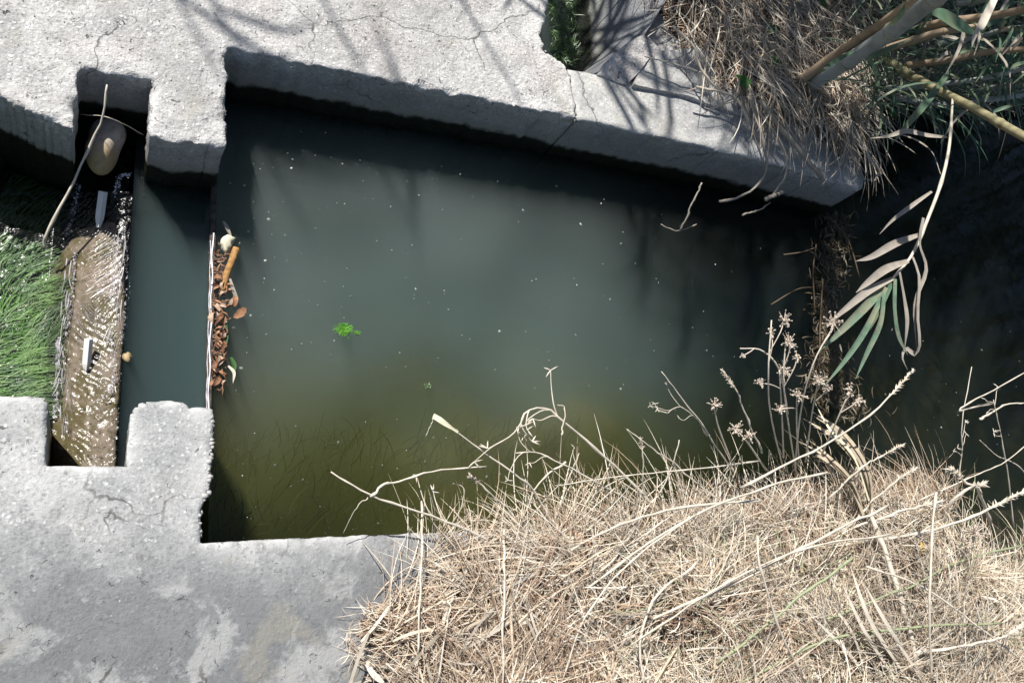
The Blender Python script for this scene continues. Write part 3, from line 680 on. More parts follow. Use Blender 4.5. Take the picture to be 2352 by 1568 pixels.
def leaf_thing(name, pts, wpx, mat, label, cat, group=None, parent=None, n=14, side=None, tip=.05, base=.5, fold=.18):
    p = spline([G(*q) for q in pts], n); mid = p[n // 2]; W = mw(wpx, mid)
    ww = [max(W * tip, W * (base + (1 - base) * math.sin(min(1, i / n * 2.2) * math.pi / 2)) * (1 - max(0, (i / n - .35) / .65) ** 1.6)) for i in range(n + 1)]
    sd = side or (lambda t, tt: Vector(tt).cross(Vector((0, 0, 1)) + .25 * Vector((math.sin(t * 5), math.cos(t * 4), 0))))
    b = MB(); b.ribbon(p, ww, sd, fold); o = b.obj(name, mat, parent)
    if parent is None: fix_origin(o, p[0]); tag(o, label, cat, group)
    elif label: o['label'] = label
    return o
leaf_thing('grey_leaf', [(512, 508, WZ + .02), (522, 525, WZ + .015), (535, 550, WZ + .008)], 9, M_LEAFD, 'slim grey leaf leaning on the cream petal', 'leaf')
leaf_thing('fallen_leaf', [(518, 740, WZ + .006), (520, 775, WZ + .006), (517, 800, WZ + .004)], 8, M_WEED, 'yellow-green blade lying beside the middle of the drift', 'leaf')
leaf_thing('fallen_leaf', [(530, 820, WZ + .006), (538, 840, WZ + .006), (537, 862, WZ + .004)], 10, M_WEED, 'dark green leaf at the lower end of the drift', 'leaf')
leaf_thing('pale_curl', [(524, 840, WZ + .01), (537, 856, WZ + .01), (535, 880, WZ + .006)], 8, M_STALK, 'pale curled sheath round the lower end of the drift', 'leaf')
leaf_thing('pale_curl', [(528, 640, WZ + .01), (535, 665, WZ + .01), (545, 690, WZ + .006), (548, 702, WZ + .004)], 9, M_LEAFD, 'grey frayed blade on the outer side of the drift', 'leaf')

# floating algae and flecks
def tuft(name, c, n, L, mat, label, seed):
    r = np.random.default_rng(seed); a = r.uniform(0, 6.28, n)
    base = np.array(c) + np.stack([r.normal(0, L * .55, n), r.normal(0, L * .32, n), r.uniform(0, .004, n)], 1)
    o = blades(name, base, a, r.uniform(-.1, .6, n), r.uniform(.3, 1, n) * L, r.uniform(.0008, .0022, n), r.normal(0, 2, n), r.uniform(0, 1.2, n), mat, seg=4, kind=None)
    fix_origin(o, c); tag(o, label, 'algae'); return o
tuft('algae_clump', G(790, 757, WZ + .001), 420, .013, M_MOSSB, 'bright green algae clump floating in the left half of the pool', 4)
tuft('algae_clump', G(820, 765, WZ), 70, .006, M_MOSSB, 'small green tail trailing right of the bright algae clump', 5)
tuft('algae_clump', G(982, 886, WZ), 80, .007, M_ALGD, 'small dark algae scrap floating near the pool centre', 6)
def fleck_f(r):
    px, py = r.uniform(505, 1900), r.uniform(300, 1230)
    if r.random() < .5: px = 505 + (r.random() ** 1.6) * 1200; py = 290 + r.random() ** 1.3 * 600
    if py < 200 + (px - 520) * .21 + 30: return (None, 0, 0)
    p = G(px, py, WZ + .0006); return (p[0], p[1], p[2])
def fleck_c(r):
    x, y = r.uniform(.21, 1.6), r.uniform(.18, 1.17)
    if r.random() > max(0, float(fbm(x * 7, y * 7, 77)) - .48) * 6 + .9 * math.exp(-(x - .2) / .08) * .5: return (None, 0, 0)
    return (x, y, WZ + .0005)
tag(grit('water_fleck', 900, fleck_c, .0003, .0012, M_FLECK, seed=19), 'fine scum dust gathered in drifts on the pool', 'scum', kind='stuff')
tag(grit('water_fleck', 520, fleck_f, .0005, .0042, M_FLECK, seed=12), 'pale specks of scum scattered on the pool surface', 'specks', kind='stuff')
def fleck_e(r):
    px, py = r.uniform(1900, 2352), r.uniform(250, 1150); p = G(px, py, WZ + .0006); return (p[0], p[1], p[2])
tag(grit('water_fleck', 170, fleck_e, .0006, .0055, M_FLECK, seed=13), 'pale specks on the dark water beyond the pool', 'specks', kind='stuff')
n = 500; r = np.random.default_rng(21)
bx = r.uniform(.21, 1.1, n); by = r.uniform(.18, .42, n) ** 1
blade_z = WZ - .035
tag(blades('submerged_weed', np.stack([bx, by, np.full(n, WZ - .09)], 1), r.normal(1.2, .5, n), r.uniform(.1, .35, n), r.uniform(.03, .09, n), r.uniform(.001, .0028, n), r.normal(0, .8, n), np.zeros(n), M_SUBM, seg=5), 'dim weed blades under water along the near wall', 'water weed', kind='stuff')

# ------------------------------------------------------------------ debris strip at the pool's right end
n = 1500; r = np.random.default_rng(33)
py = r.uniform(495, 960, n); cxp = np.interp(py, [490, 600, 760, 900, 960], [1925, 1905, 1895, 1900, 1960]); wp = np.interp(py, [490, 560, 760, 900], [30, 38, 26, 60])
px = cxp + r.normal(0, 1, n) * wp * .55
base = np.array([G(a, b, WZ + .002 + .008 * q) for a, b, q in zip(px, py, r.random(n))])
tag(blades('plant_debris', base, r.uniform(0, 6.28, n), r.uniform(-.05, .35, n), r.uniform(.01, .05, n), r.uniform(.001, .005, n), r.normal(0, 1, n), r.uniform(0, .5, n), M_DEBRIS, seg=4), 'floating band of soaked brown plant debris between wall end and near bank', 'debris', kind='stuff')
for i, (a, b_) in enumerate([((1905, 500), (1955, 600)), ((1875, 560), (1872, 720)), ((1930, 510), (1975, 640)), ((1800, 585), (1870, 570)), ((1770, 700), (1870, 660)), ((1890, 640), (1882, 860))]):
    q = MB(); p0 = G(*a, WZ + .02); p1 = G(*b_, WZ + .006); m_ = (p0 + p1) / 2 + [rnd.uniform(-.02, .02), rnd.uniform(-.02, .02), .01]
    q.tube(spline([p0, m_, p1], 10), .0022, 6); o = q.obj('dark_twig', M_TWIG); fix_origin(o, p0)
    tag(o, ['thin dark twig below the tip of the canal wall', 'upright twig on the left edge of the debris band', 'dark twig right of the debris band top', 'short twig floating left of the debris band', 'long faint twig floating left of the debris middle', 'twig running down the lower debris band'][i], 'twig')

# ------------------------------------------------------------------ dry grass, near bank
def mound(X, Y):
    """height of the thatch over the near slab"""
    e = np.interp(Y, [-.6, -.3, -.02, .1, .165, .2], [.50, .47, .44, .50, .62, .75])
    w_ = (fbm(X * 7, Y * 7, 44) - .5) * .16
    inn = np.clip((X - e + w_) / .12, 0, 1) * np.clip((.20 - Y + np.clip((X - 1.0) * .06, 0, .05)) / .06, 0, 1)
    return inn * (.010 + .10 * np.clip(fbm(X * 6, Y * 6, 45) - .32, 0, 1) + .03 * np.clip(X - 1.0, 0, 1)) - .006 * (1 - inn)
def bedz(X, Y):
    ex = np.clip((X - 2.0) / .4, 0, 1)
    return mound(X, Y) - ex * .02 - np.clip((Y + .03 + (X - 2.07) * .05) / .14, 0, 1) * ex ** .5 * .4 * (X > 2.06)
xs = np.arange(.2, 3.6, .012); ys = np.arange(-.8, .22, .012); X, Y = np.meshgrid(xs, ys, indexing='ij')
Z = bedz(X, Y)
Z = Z - .006 - .03 * np.clip(1 - (mound(X, Y) + .006) / .03, 0, 1) + (fbm(X * 60, Y * 60, 46) - .5) * .012
k = len(ys); I = (np.arange(len(xs) - 1)[:, None] * k + np.arange(k - 1)[None, :]).reshape(-1); I = I[(mound(X, Y).reshape(-1)[I] > .020)]
tag(link('thatch_bed', mesh('thatch_bed', np.stack([X, Y, Z], 2).reshape(-1, 3), np.stack([I, I + k, I + k + 1, I + 1], 1)), M_THATCH), 'matted brown thatch under the dry grass on the near bank', 'thatch', kind='stuff')
def field(n, seed, x0, x1, y0, y1, hf, zmul=(0, 1)):
    r = np.random.default_rng(seed); x = r.uniform(x0, x1, n * 3); y = r.uniform(y0, y1, n * 3); h = hf(x, y)
    ok = h > .004; x, y, h = x[ok][:n], y[ok][:n], h[ok][:n]
    return x, y, h, r
def lay(name, n, seed, L, W, mat, label, el=(-.1, .5), dr=(0, .8), bend=1.2, bias=None, rect=(.33, 3.4, -.6, .25)):
    x, y, h, r = field(n, seed, *rect, mound); m_ = len(x)
    fl = fbm(x * 6, y * 6, seed) * 6.28 * 1.6
    if bias is not None: fl = np.where(r.random(m_) < .6, bias + r.normal(0, .5, m_), fl)
    e = r.uniform(*el, m_)
    zz = bedz(x, y) + r.uniform(-.012, .02, m_)
    keep = zz > -.17; x, y, zz, e, fl = x[keep], y[keep], zz[keep], e[keep], fl[keep]; m_ = len(x)
    return tag(blades(name, np.stack([x, y, zz], 1), fl + r.normal(0, .5, m_), e, r.uniform(*L, m_), r.uniform(*W, m_), r.normal(0, bend, m_), e * 1.3 + r.uniform(*dr, m_), mat, seg=6), label, 'dry grass', kind='stuff')
lay('dry_grass', 7000, 101, (.03, .08), (.0008, .0022), M_DRYB, 'brown tangled undergrowth of dead grass on the near bank', el=(-.1, .6))
lay('dry_grass', 11000, 102, (.04, .13), (.0007, .0020), M_DRY, 'cream tangle of short dead grass on the near bank', el=(-.05, .5))
lay('dry_grass', 5200, 103, (.10, .24), (.0008, .0024), M_DRY, 'long straw blades combed over the near bank', el=(0, .45), bend=.5, bias=math.radians(35))
lay('dry_grass', 2300, 104, (.12, .28), (.0007, .0018), M_DRY, 'long straw stems leaning toward the pool', el=(.05, .5), bend=.4, bias=math.radians(115), rect=(.9, 3.3, -.5, .18))
lay('dry_grass', 900, 105, (.10, .25), (.0008, .002), M_GSTALK, 'thin grey-green blades threaded through the straw', el=(.05, .4), bend=.5, bias=math.radians(25), rect=(1.0, 3.2, -.5, .15))
lay('dry_grass', 2500, 106, (.05, .16), (.001, .003), M_DRYG, 'grey broken straw at the right of the near bank', el=(0, .5), rect=(1.6, 3.4, -.6, .2))
def tussocks(name, nc, nb, seed, rect, L, mat, label, el=(.15, 1.1), W=(.0008, .0022), hf=None):
    r = np.random.default_rng(seed); cx = r.uniform(rect[0], rect[1], nc); cy = r.uniform(rect[2], rect[3], nc); main = r.uniform(0, 6.28, nc)
    main = np.where(r.random(nc) < .7, r.normal(math.radians(100), .7, nc), main)
    h = (hf or bedz)(cx, cy); ok = h > .0; cx, cy, h, main = cx[ok], cy[ok], h[ok], main[ok]; m_ = len(cx)
    sc = r.uniform(.55, 1.1, m_); q = np.repeat(np.arange(m_), nb); n = len(q)
    e = r.uniform(*el, n)
    return tag(blades(name, np.stack([cx[q] + r.normal(0, .010, n), cy[q] + r.normal(0, .010, n), h[q] - .01], 1), main[q] + r.normal(0, .55, n), e, r.uniform(*L, n) * sc[q], r.uniform(*W, n), r.normal(0, .5, n), e * r.uniform(.6, 1.9, n), mat, seg=7), label, 'dry grass', kind='stuff')
lay('dry_grass', 3200, 108, (.02, .07), (.0005, .0014), M_DRYB, 'fine brown tangle thinning out over the slab', el=(-.1, .5), rect=(.34, .85, -.6, .14))
lay('dry_grass', 1600, 109, (.02, .06), (.0005, .0013), M_DRY, 'fine pale tangle thinning out over the slab', el=(-.1, .6), rect=(.36, .85, -.6, .14))
tussocks('dry_grass', 200, 40, 401, (.54, 3.2, -.5, .15), (.10, .26), M_DRY, 'tufts of long straw fanning up from the near bank')
tussocks('dry_grass', 90, 30, 402, (.7, 3.2, -.5, .13), (.10, .24), M_DRYB, 'brown tufts of dead grass between the pale ones')
tussocks('dry_grass', 70, 30, 403, (1.3, 3.2, -.5, .12), (.14, .32), M_DRYG, 'grey tufts of dead grass at the right of the near bank')
tussocks('dry_grass', 26, 26, 404, (.75, 2.1, .08, .15), (.10, .22), M_STALK, 'thin straw tufts leaning out over the pool', el=(.3, 1.2), W=(.0007, .0015))
lay('dry_grass', 900, 110, (.05, .16), (.0025, .006), M_DRYG, 'broad broken grey-straw leaves scattered on the near bank', el=(0, .5), bend=.6)
lay('dry_grass', 500, 111, (.04, .14), (.0025, .0055), M_DRY, 'broad broken pale leaves scattered on the near bank', el=(0, .5), bend=.6)
# fringe curling over the edge
n = 2300; r = np.random.default_rng(107); x = .55 + 1.55 * r.random(n) ** .8; y = np.full(n, .165) + r.uniform(-.03, .02, n) + np.clip((x - 1.2) * .05, 0, .04)
keep = r.random(n) < np.clip((x - .55) * 2.2, .1, 1) * (.35 + fbm(x * 9, x * 0, 4))
x, y = x[keep], y[keep]; m_ = len(x); hgt = np.clip((x - .9) * .09, 0, .08)
tag(blades('dry_grass', np.stack([x, y, .008 + r.uniform(0, .03, m_)], 1), r.normal(1.45, .75, m_), r.uniform(-.3, .7, m_), r.uniform(.03, .08, m_) + hgt * r.random(m_), r.uniform(.0006, .0017, m_), r.normal(0, 1.2, m_), r.uniform(.3, 1.6, m_), M_DRYB, seg=6), 'brown fringe of dead grass over the pool edge', 'dry grass', kind='stuff')

# standing stalks and heads, each one a thing
def stalk(name, pts, wpx, label, cat='stalk', mat=None, head=None, group=None, twigs=0, seed=0, tipw=.45, n=18):
    P = [G(*q) for q in pts]; p = spline(P, n); W = mw(wpx, p[n // 2]) * .85; r = random.Random(seed + 5)
    root = empty(name, p[-1]); tag(root, label, cat, group); ka = Vector((0, 0, 0))
    for i in range(1, n):
        if i % 4 == 0: ka = Vector((r.gauss(0, 1), r.gauss(0, 1), r.gauss(0, .6))) * min(W, .005) * .45
        p[i] = p[i] + ka * (1 - abs((i % 4) - 2) / 4) + Vector((r.gauss(0, 1), r.gauss(0, 1), 0)) * W * .12
    b = MB(); b.tube(p, [W / 2 * (tipw + (1 - tipw) * (i / n)) * (r.uniform(.8, 1.1) + (.35 if i % 5 == 2 else 0)) for i in range(n + 1)], 6); b.obj('stem', mat or M_STALK, root)
    if head == 'fluff' or head == 'spike':
        b = MB(); m = 70 if head == 'spike' else 45; Lh = 5
        for i in range(m):
            t = i / m; q = p[0].lerp(p[1], 0) if Lh == 0 else p[min(int(t * Lh), n - 1)].lerp(p[min(int(t * Lh) + 1, n)], (t * Lh) % 1)
            d = (p[0] - p[3]).normalized(); dv = (d * .9 + Vector((r.uniform(-1, 1), r.uniform(-1, 1), r.uniform(-1, 1))) * .75).normalized()
            ll = W * r.uniform(1.1, 2.2); b.tube([q, q + dv * ll * .5, q + dv * ll], [W * .28, W * .22, .0001], 4, False)
        b.obj('seed_head', M_SEED if head == 'fluff' else M_STALK, root)
    for k in range(twigs):
        i = r.randint(1, int(n * .65)); d = (p[max(i - 1, 0)] - p[i + 1]).normalized(); sgn = r.choice((-1, 1))
        sd = d.cross(Vector((0, 0, 1))) * sgn; L = W * r.uniform(4, 11)
        q = spline([p[i], p[i] + (d * .8 + sd * .5) * L * .5 + Vector((0, 0, .003)), p[i] + (d * 1.0 + sd * 1.0) * L * .8, p[i] + (d * r.uniform(.6, 1.3) + sd * r.uniform(.9, 1.5)) * L], 8)
        b = MB(); b.tube(q, [W * .24 * (1 - .5 * j / 8) for j in range(9)], 5, False)
        for _ in range(3):
            c = q[-1]; dv = Vector((r.uniform(-1, 1), r.uniform(-1, 1), r.uniform(-.3, .6))).normalized(); b.tube([c, c + dv * W * 1.4, c + dv * W * 2.6], [W * .2, W * .26, .0002], 4, False)
        b.obj('side_twig', M_STALK, root)
    return root
stalk('dry_stalk', [(760, 1083, .10), (840, 1130, .095), (960, 1175, .075), (1090, 1225, .05), (1170, 1275, .02)], 9, 'long bent pale stalk reaching farthest left over the pool corner', seed=1, twigs=2)
stalk('dry_stalk', [(1117, 1071, .12), (1000, 1081, .115), (920, 1103, .10), (880, 1115, .10), (850, 1140, .09)], 8, 'pale sheath branching up right from the leftmost stalk', seed=2)
stalk('dry_stalk', [(788, 1225, .03), (815, 1170, .07), (845, 1142, .09)], 3, 'hair-thin stem curving down from the leftmost stalk', seed=3)
stalk('dry_stalk', [(996, 958, .15), (1040, 985, .14), (1110, 1035, .12), (1190, 1090, .10), (1235, 1140, .07), (1272, 1215, .03)], 7, 'stalk with a thick cream tip bent over the pool middle', seed=4, head=None)
leaf_thing('cream_sheath', [(994, 956, .152), (1015, 968, .15), (1052, 992, .14)], 15, M_CREAM, 'cream sheath wrapping the tip of the bent stalk', 'sheath', tip=.4, base=1)
stalk('dry_stalk', [(978, 1002, .13), (988, 978, .14), (996, 960, .15)], 3, 'short drooping thread at the tip of the cream-tipped stalk', seed=5)
stalk('dry_stalk', [(1195, 985, .15), (1205, 950, .16), (1250, 940, .155), (1300, 970, .14), (1370, 1030, .12), (1440, 1095, .09), (1520, 1180, .04)], 9, 'curly branched dry weed arching over the pool, left one', seed=6, twigs=7)
stalk('dry_stalk', [(1185, 1040, .13), (1225, 1040, .13), (1290, 1068, .12), (1390, 1120, .09), (1500, 1180, .04)], 6, 'low branched dry weed beneath the curly one', seed=7, twigs=5)
stalk('dry_stalk', [(1280, 930, .16), (1295, 935, .16), (1296, 970, .15), (1290, 1000, .14)], 5, 'small hooked twig at the top of the curly weed', seed=8)
stalk('dry_stalk', [(1519, 853, .20), (1560, 905, .18), (1605, 965, .15), (1650, 1035, .10), (1690, 1090, .05)], 5, 'straight thin stalk leaning left above the right half of the pool', seed=9, twigs=0)
stalk('dry_stalk', [(1660, 852, .21), (1690, 900, .19), (1722, 965, .15), (1750, 1040, .09)], 6, 'stalk with a pale tip between the thin stalk and the seed heads', seed=10, head='spike')
stalk('dry_stalk', [(1080, 1092, .09), (1110, 1120, .08), (1160, 1170, .05), (1210, 1228, .02)], 7, 'short stalk ending in a brush tuft near the left grass edge', seed=11, head='fluff')
stalk('dry_stalk', [(1440, 985, .16), (1500, 1030, .14), (1570, 1085, .10), (1650, 1150, .05)], 5, 'thin diagonal stalk right of the curly weed', seed=12)
stalk('dry_stalk', [(1470, 1008, .15), (1478, 1040, .14), (1476, 1100, .10), (1484, 1170, .04)], 5, 'upright stem with a nodding tip in front of the pool', seed=13, head='fluff')
stalk('dry_stalk', [(1275, 1115, .09), (1420, 1095, .12), (1580, 1078, .13), (1745, 1058, .10)], 5, 'nearly level straw crossing the weeds over the near edge', seed=14)
stalk('dry_stalk', [(1185, 1225, .03), (1230, 1120, .08), (1300, 1060, .11)], 6, 'straw rising right from the left clump of weeds', seed=15)
stalk('dry_stalk', [(1040, 1110, .08), (1065, 1120, .08), (1060, 1160, .06), (1040, 1200, .03)], 4, 'curved hook of straw at the left grass edge', seed=16)
stalk('dry_stalk', [(1330, 1040, .10), (1310, 1090, .08), (1290, 1150, .05), (1265, 1210, .02)], 6, 'straw leaning right out of the left clump', seed=17)
stalk('dry_stalk', [(1560, 1010, .14), (1540, 1080, .10), (1500, 1150, .06), (1430, 1200, .03)], 6, 'straw arching up between the middle weeds', seed=18)
stalk('dry_stalk', [(1530, 950, .17), (1560, 935, .17), (1600, 960, .15), (1625, 1000, .12)], 4, 'forked curl of twig left of the flower stems', seed=19, twigs=5)
stalk('fuzzy_spike', [(2096, 852, .26), (2060, 890, .25), (1990, 960, .22), (1900, 1020, .17), (1800, 1070, .11), (1700, 1120, .05)], 7, 'longest fuzzy grass spike, rising right toward the hanging cane', seed=20, head='spike')
stalk('fuzzy_spike', [(2072, 1022, .20), (2030, 1045, .18), (1980, 1075, .15), (1900, 1150, .07)], 6, 'short fuzzy spike below the longest one', seed=21, head='spike')
stalk('fuzzy_spike', [(2102, 1076, .18), (2055, 1110, .16), (1990, 1165, .10), (1930, 1230, .05)], 7, 'thick fuzzy spike left of the dark water corner', seed=22, head='spike')
stalk('fuzzy_spike', [(2185, 1078, .18), (2215, 1105, .17), (2250, 1135, .15), (2275, 1200, .06)], 9, 'stubby white spike leaning left over dark water', seed=23, head='spike')
stalk('fuzzy_spike', [(2258, 1112, .18), (2225, 1125, .16), (2190, 1150, .13), (2160, 1210, .05)], 9, 'stubby white spike leaning right over dark water', seed=24, head='spike')
stalk('fuzzy_spike', [(2160, 1152, .14), (2110, 1165, .13), (2050, 1180, .11), (1960, 1210, .06)], 8, 'level fuzzy spike over the shaded corner of slab', seed=25, head='spike')
stalk('fuzzy_spike', [(2365, 1120, .20), (2280, 1165, .18), (2190, 1205, .14), (2080, 1230, .10), (1920, 1250, .04)], 9, 'long pale spike entering from the right edge above the grass', seed=26, head='spike')
stalk('fuzzy_spike', [(2360, 1430, .2), (2300, 1465, .18), (2230, 1480, .14), (2100, 1500, .08)], 8, 'fuzzy spike low at the right edge', seed=27, head='spike')
stalk('dry_stalk', [(2360, 852, .28), (2290, 890, .26), (2225, 925, .24), (2202, 943, .23), (2240, 935, .22), (2280, 925, .21)], 6, 'sharply folded pale blade over dark water at the right edge', seed=28)
stalk('dry_stalk', [(2360, 925, .25), (2310, 928, .24), (2270, 952, .22), (2250, 962, .22)], 6, 'knotted pale twig at the right edge over dark water', seed=29)
stalk('dry_stalk', [(2232, 842, .26), (2212, 960, .22), (2210, 1040, .17), (2200, 1110, .12), (2195, 1200, .04)], 4, 'tall thin stem standing right of the green cane leaves', seed=30, twigs=4)
stalk('dry_stalk', [(2282, 918, .25), (2300, 1010, .20), (2318, 1110, .13), (2330, 1210, .05)], 4, 'tall thin branching stem nearest the right edge', seed=31, twigs=5)
stalk('dry_stalk', [(2365, 1015, .2), (2300, 1065, .17), (2220, 1100, .13), (2110, 1150, .08)], 4, 'thin straw crossing dark water from right edge', seed=32)
stalk('dry_stalk', [(2250, 1010, .2), (2290, 1045, .17), (2330, 1065, .15), (2360, 1090, .12)], 3, 'hair-thin twig crossing the branching stem', seed=33)
# long straws through the mat
long_ = [((1290, 1568, .05), (1345, 1420, .10), (1450, 1290, .13), (1600, 1180, .14), 'far left long straw fanning up through the mat'),
         ((960, 1500, .06), (965, 1400, .07), (970, 1260, .07), (968, 1150, .05), 'upright straw standing over the slab-side mat'),
         ((1155, 1560, .05), (1157, 1440, .07), (1156, 1300, .07), (1158, 1215, .06), 'tall vertical straw in the left grass'),
         ((1005, 1568, .04), (1020, 1480, .06), (1032, 1400, .07), (1030, 1380, .07), 'pale forked twig lying left in the mat'),
         ((1850, 1568, .06), (1790, 1440, .13), (1745, 1300, .18), (1740, 1230, .18), 'hooked straw curling over in the middle of the mat'),
         ((1500, 1420, .08), (1700, 1330, .13), (1900, 1230, .17), (2040, 1160, .18), 'long straw running up right to the sheath'),
         ((1450, 1480, .07), (1650, 1350, .13), (1850, 1260, .17), (2050, 1225, .17), 'second long straw running up right, just lower'),
         ((1350, 1350, .05), (1560, 1200, .12), (1760, 1120, .16), (1900, 1085, .17), 'pale straw sweeping from left mat to the flowers'),
         ((1250, 1300, .04), (1400, 1215, .09), (1560, 1165, .12), (1750, 1150, .13), 'pale straw laid along the pool edge'),
         ((2352, 1250, .12), (2200, 1290, .12), (2050, 1360, .12), (1900, 1420, .1), 'greenish straw leaning in from the right edge', 1),
         ((1700, 1568, .05), (1900, 1470, .10), (2100, 1440, .12), (2300, 1430, .12), 'greenish straw low in the right mat', 1),
         ((1650, 1520, .06), (1760, 1440, .10), (1860, 1350, .15), (1960, 1280, .18), 'greenish straw crossing the hooked one', 1),
         ((2352, 1520, .10), (2250, 1440, .13), (2120, 1350, .15), (1990, 1300, .15), 'straw leaning left from the lower right corner'),
         ((2140, 1568, .08), (2135, 1400, .17), (2140, 1250, .2), (2150, 1130, .22), 'upright straw right of the yellow leaf'),
         ((1480, 1568, .05), (1470, 1480, .07), (1500, 1380, .08), (1600, 1290, .1), 'curved straw in the middle bottom of the mat')]
for i, q in enumerate(long_):
    stalk('long_straw', q[:4][::-1] if False else q[:4], 5 + (i % 3), q[4], 'straw', mat=M_GSTALK if len(q) > 5 else None, seed=60 + i, tipw=.9)
# bottom right fan of leaves and the broad sheath
for i, (pts, wpx, lab) in enumerate([([(2112, 1575, .06), (2090, 1450, .09), (2050, 1320, .10), (2005, 1190, .10), (1998, 1150, .10)], 12, 'thick pale cane lying from the bottom edge up to the sheath'), ]):
    stalk('dry_cane', pts, wpx, lab, 'cane', seed=90, tipw=1)
for i, (a, c_, d, e_, k_, lab) in enumerate([((2000, 1165, .10), (1985, 1080, .13), (1930, 1000, .13), (1860, 950, .10), 5, 'bundle of broad straw-coloured sheaths arching up left from the pale cane'), ((1985, 1175, .09), (1950, 1100, .11), (1895, 1045, .10), (1835, 1000, .07), 3, 'frayed lower bundle of sheaths lying left of the arching one')]):
    root = empty('leaf_sheath', G(*a)); tag(root, lab, 'sheath'); r = random.Random(i)
    for j in range(k_):
        o_ = (j - k_ / 2) * 5.0; sh = r.uniform(.7, 1.05); 
        pts = [(a[0] + o_ * .4, a[1] + r.uniform(-12, 12), a[2] + r.uniform(-.006, .006)), (c_[0] + o_ * .9, c_[1], c_[2] + r.uniform(-.006, .008)), (d[0] + o_, d[1] - o_ * .6, d[2] + r.uniform(-.006, .01)), (a[0] + (e_[0] - a[0]) * sh + o_ * 1.2, a[1] + (e_[1] - a[1]) * sh - o_ + r.uniform(-12, 12), e_[2])]
        leaf_thing('blade', pts, r.uniform(9, 15), M_SHEATH, None, None, parent=root, n=14, base=.8, fold=.2)
leaf_thing('fallen_leaf', [(1995, 1150, .12), (1960, 1050, .15), (1905, 985, .15), (1872, 925, .12)], 9, M_CREAM, 'pale yellow-green blade on top of the arching sheaths', 'leaf', n=16, base=.8)
for i, (a, c_, d, wpx) in enumerate([((2090, 1568, .07), (2000, 1430, .14), (1950, 1290, .16), 13), ((2060, 1568, .07), (1985, 1450, .13), (1930, 1330, .15), 11), ((2120, 1568, .08), (2040, 1440, .15), (1985, 1340, .17), 12), ((2010, 1575, .06), (1930, 1480, .10), (1850, 1400, .12), 9), ((1990, 1575, .06), (1960, 1460, .11), (1905, 1380, .13), 9)]):
    leaf_thing('straw_blade', [a, c_, d], wpx, M_STALK, ['longest', 'second longest', 'rightmost', 'lowest', 'slimmest'][i] + ' pale blade of the fan rising from the bottom right', 'blade', 'fan of pale blades')
for i, (a, c_, d, wpx) in enumerate([((1210, 1300, .04), (1140, 1350, .05), (1050, 1400, .03), 9), ((1290, 1290, .05), (1200, 1330, .06), (1110, 1380, .04), 8), ((1150, 1400, .04), (1080, 1440, .045), (990, 1500, .03), 10), ((1180, 1420, .05), (1100, 1470, .05), (1010, 1520, .03), 9), ((880, 1568, .03), (855, 1545, .03), (830, 1500, .02), 14)]):
    leaf_thing('straw_blade', [a, c_, d], wpx, M_DRYG if i < 4 else M_STALK, ['grey flat blade in the left mat, topmost', 'grey flat blade just right of the topmost', 'grey flat blade in the left mat, middle', 'grey flat blade in the left mat, lowest', 'short tan leaf at the bottom edge of the slab'][i], 'blade')
# forked pale twig
fr = empty('forked_twig', G(1010, 1470, .03)); tag(fr, 'bleached forked twig lying in the left of the mat', 'twig')
b = MB(); b.tube(spline([G(1000, 1500, .03), G(1015, 1440, .045), G(1028, 1390, .05)], 8), .0045, 7); b.obj('stem', M_STALK, fr)
for q in ((1015, 1378), (1042, 1372)):
    b = MB(); b.tube([G(1028, 1392, .05), G(*q, .06)], [.0042, .0028], 6); b.obj('prong', M_STALK, fr)
# flower stems with dried heads
def flower(pts, heads, label, seed, wpx=4):
    P = [G(*q) for q in pts]; n = 14; p = spline(P, n); W = mw(wpx, p[7]); r = random.Random(seed)
    root = empty('dried_flower', p[-1]); tag(root, label, 'dried flower', 'dried flowers at the near right of the pool')
    b = MB(); b.tube(p, [W * .35 + W * .2 * i / n for i in range(n + 1)], 6); b.obj('stem', M_STALK, root)
    for (hx, hy, hz, R) in heads:
        c = Vector(G(hx, hy, hz)); j = min(range(n), key=lambda q: (p[q] - c).length); j = min(n, j + 3)
        b = MB(); b.tube(spline([p[j], p[j].lerp(c, .6) + Vector((0, 0, .008)), c], 6), W * .3, 5, False)
        for _ in range(int(R * 1.6) + 5):
            d = Vector((r.gauss(0, 1), r.gauss(0, 1), r.gauss(0, .6))); d = d.normalized() * mw(R, c) * r.uniform(.2, 1.05); d.x *= .6 + .8 * (hx % 3) / 2; d.z += .003 * r.random()
            b.tube([c, c + d * .9], W * .16, 4, False); b.blob(c + d, W * r.uniform(.28, .6), 1, .5, (1, 1, 1), r.randint(0, 99))
        b.obj('flower_head', M_SEED, root)
    return root
flower([(1772, 735, .36), (1765, 850, .32), (1770, 950, .22), (1800, 1080, .06)], [(1800, 735, .36, 22), (1770, 765, .35, 14)], 'tallest dried flower with small open head over the debris band', 1)
flower([(1805, 780, .34), (1800, 880, .29), (1815, 1000, .17), (1830, 1090, .05)], [(1812, 785, .34, 26), (1830, 820, .33, 14)], 'dried flower with the densest fluffy head, beside the tallest', 2)
flower([(1790, 850, .3), (1795, 930, .24), (1800, 1050, .1)], [(1800, 852, .3, 24), (1745, 880, .28, 12)], 'dried flower with head just below the densest one', 3)
flower([(1920, 740, .36), (1870, 830, .32), (1840, 940, .22), (1825, 1080, .06)], [(1915, 742, .36, 26)], 'dried flower head overlapping the green cane leaves', 4)
flower([(1880, 870, .28), (1865, 950, .2), (1850, 1060, .08)], [(1880, 872, .28, 18), (1900, 890, .27, 14)], 'loose dried flower head below the green cane leaves', 5)
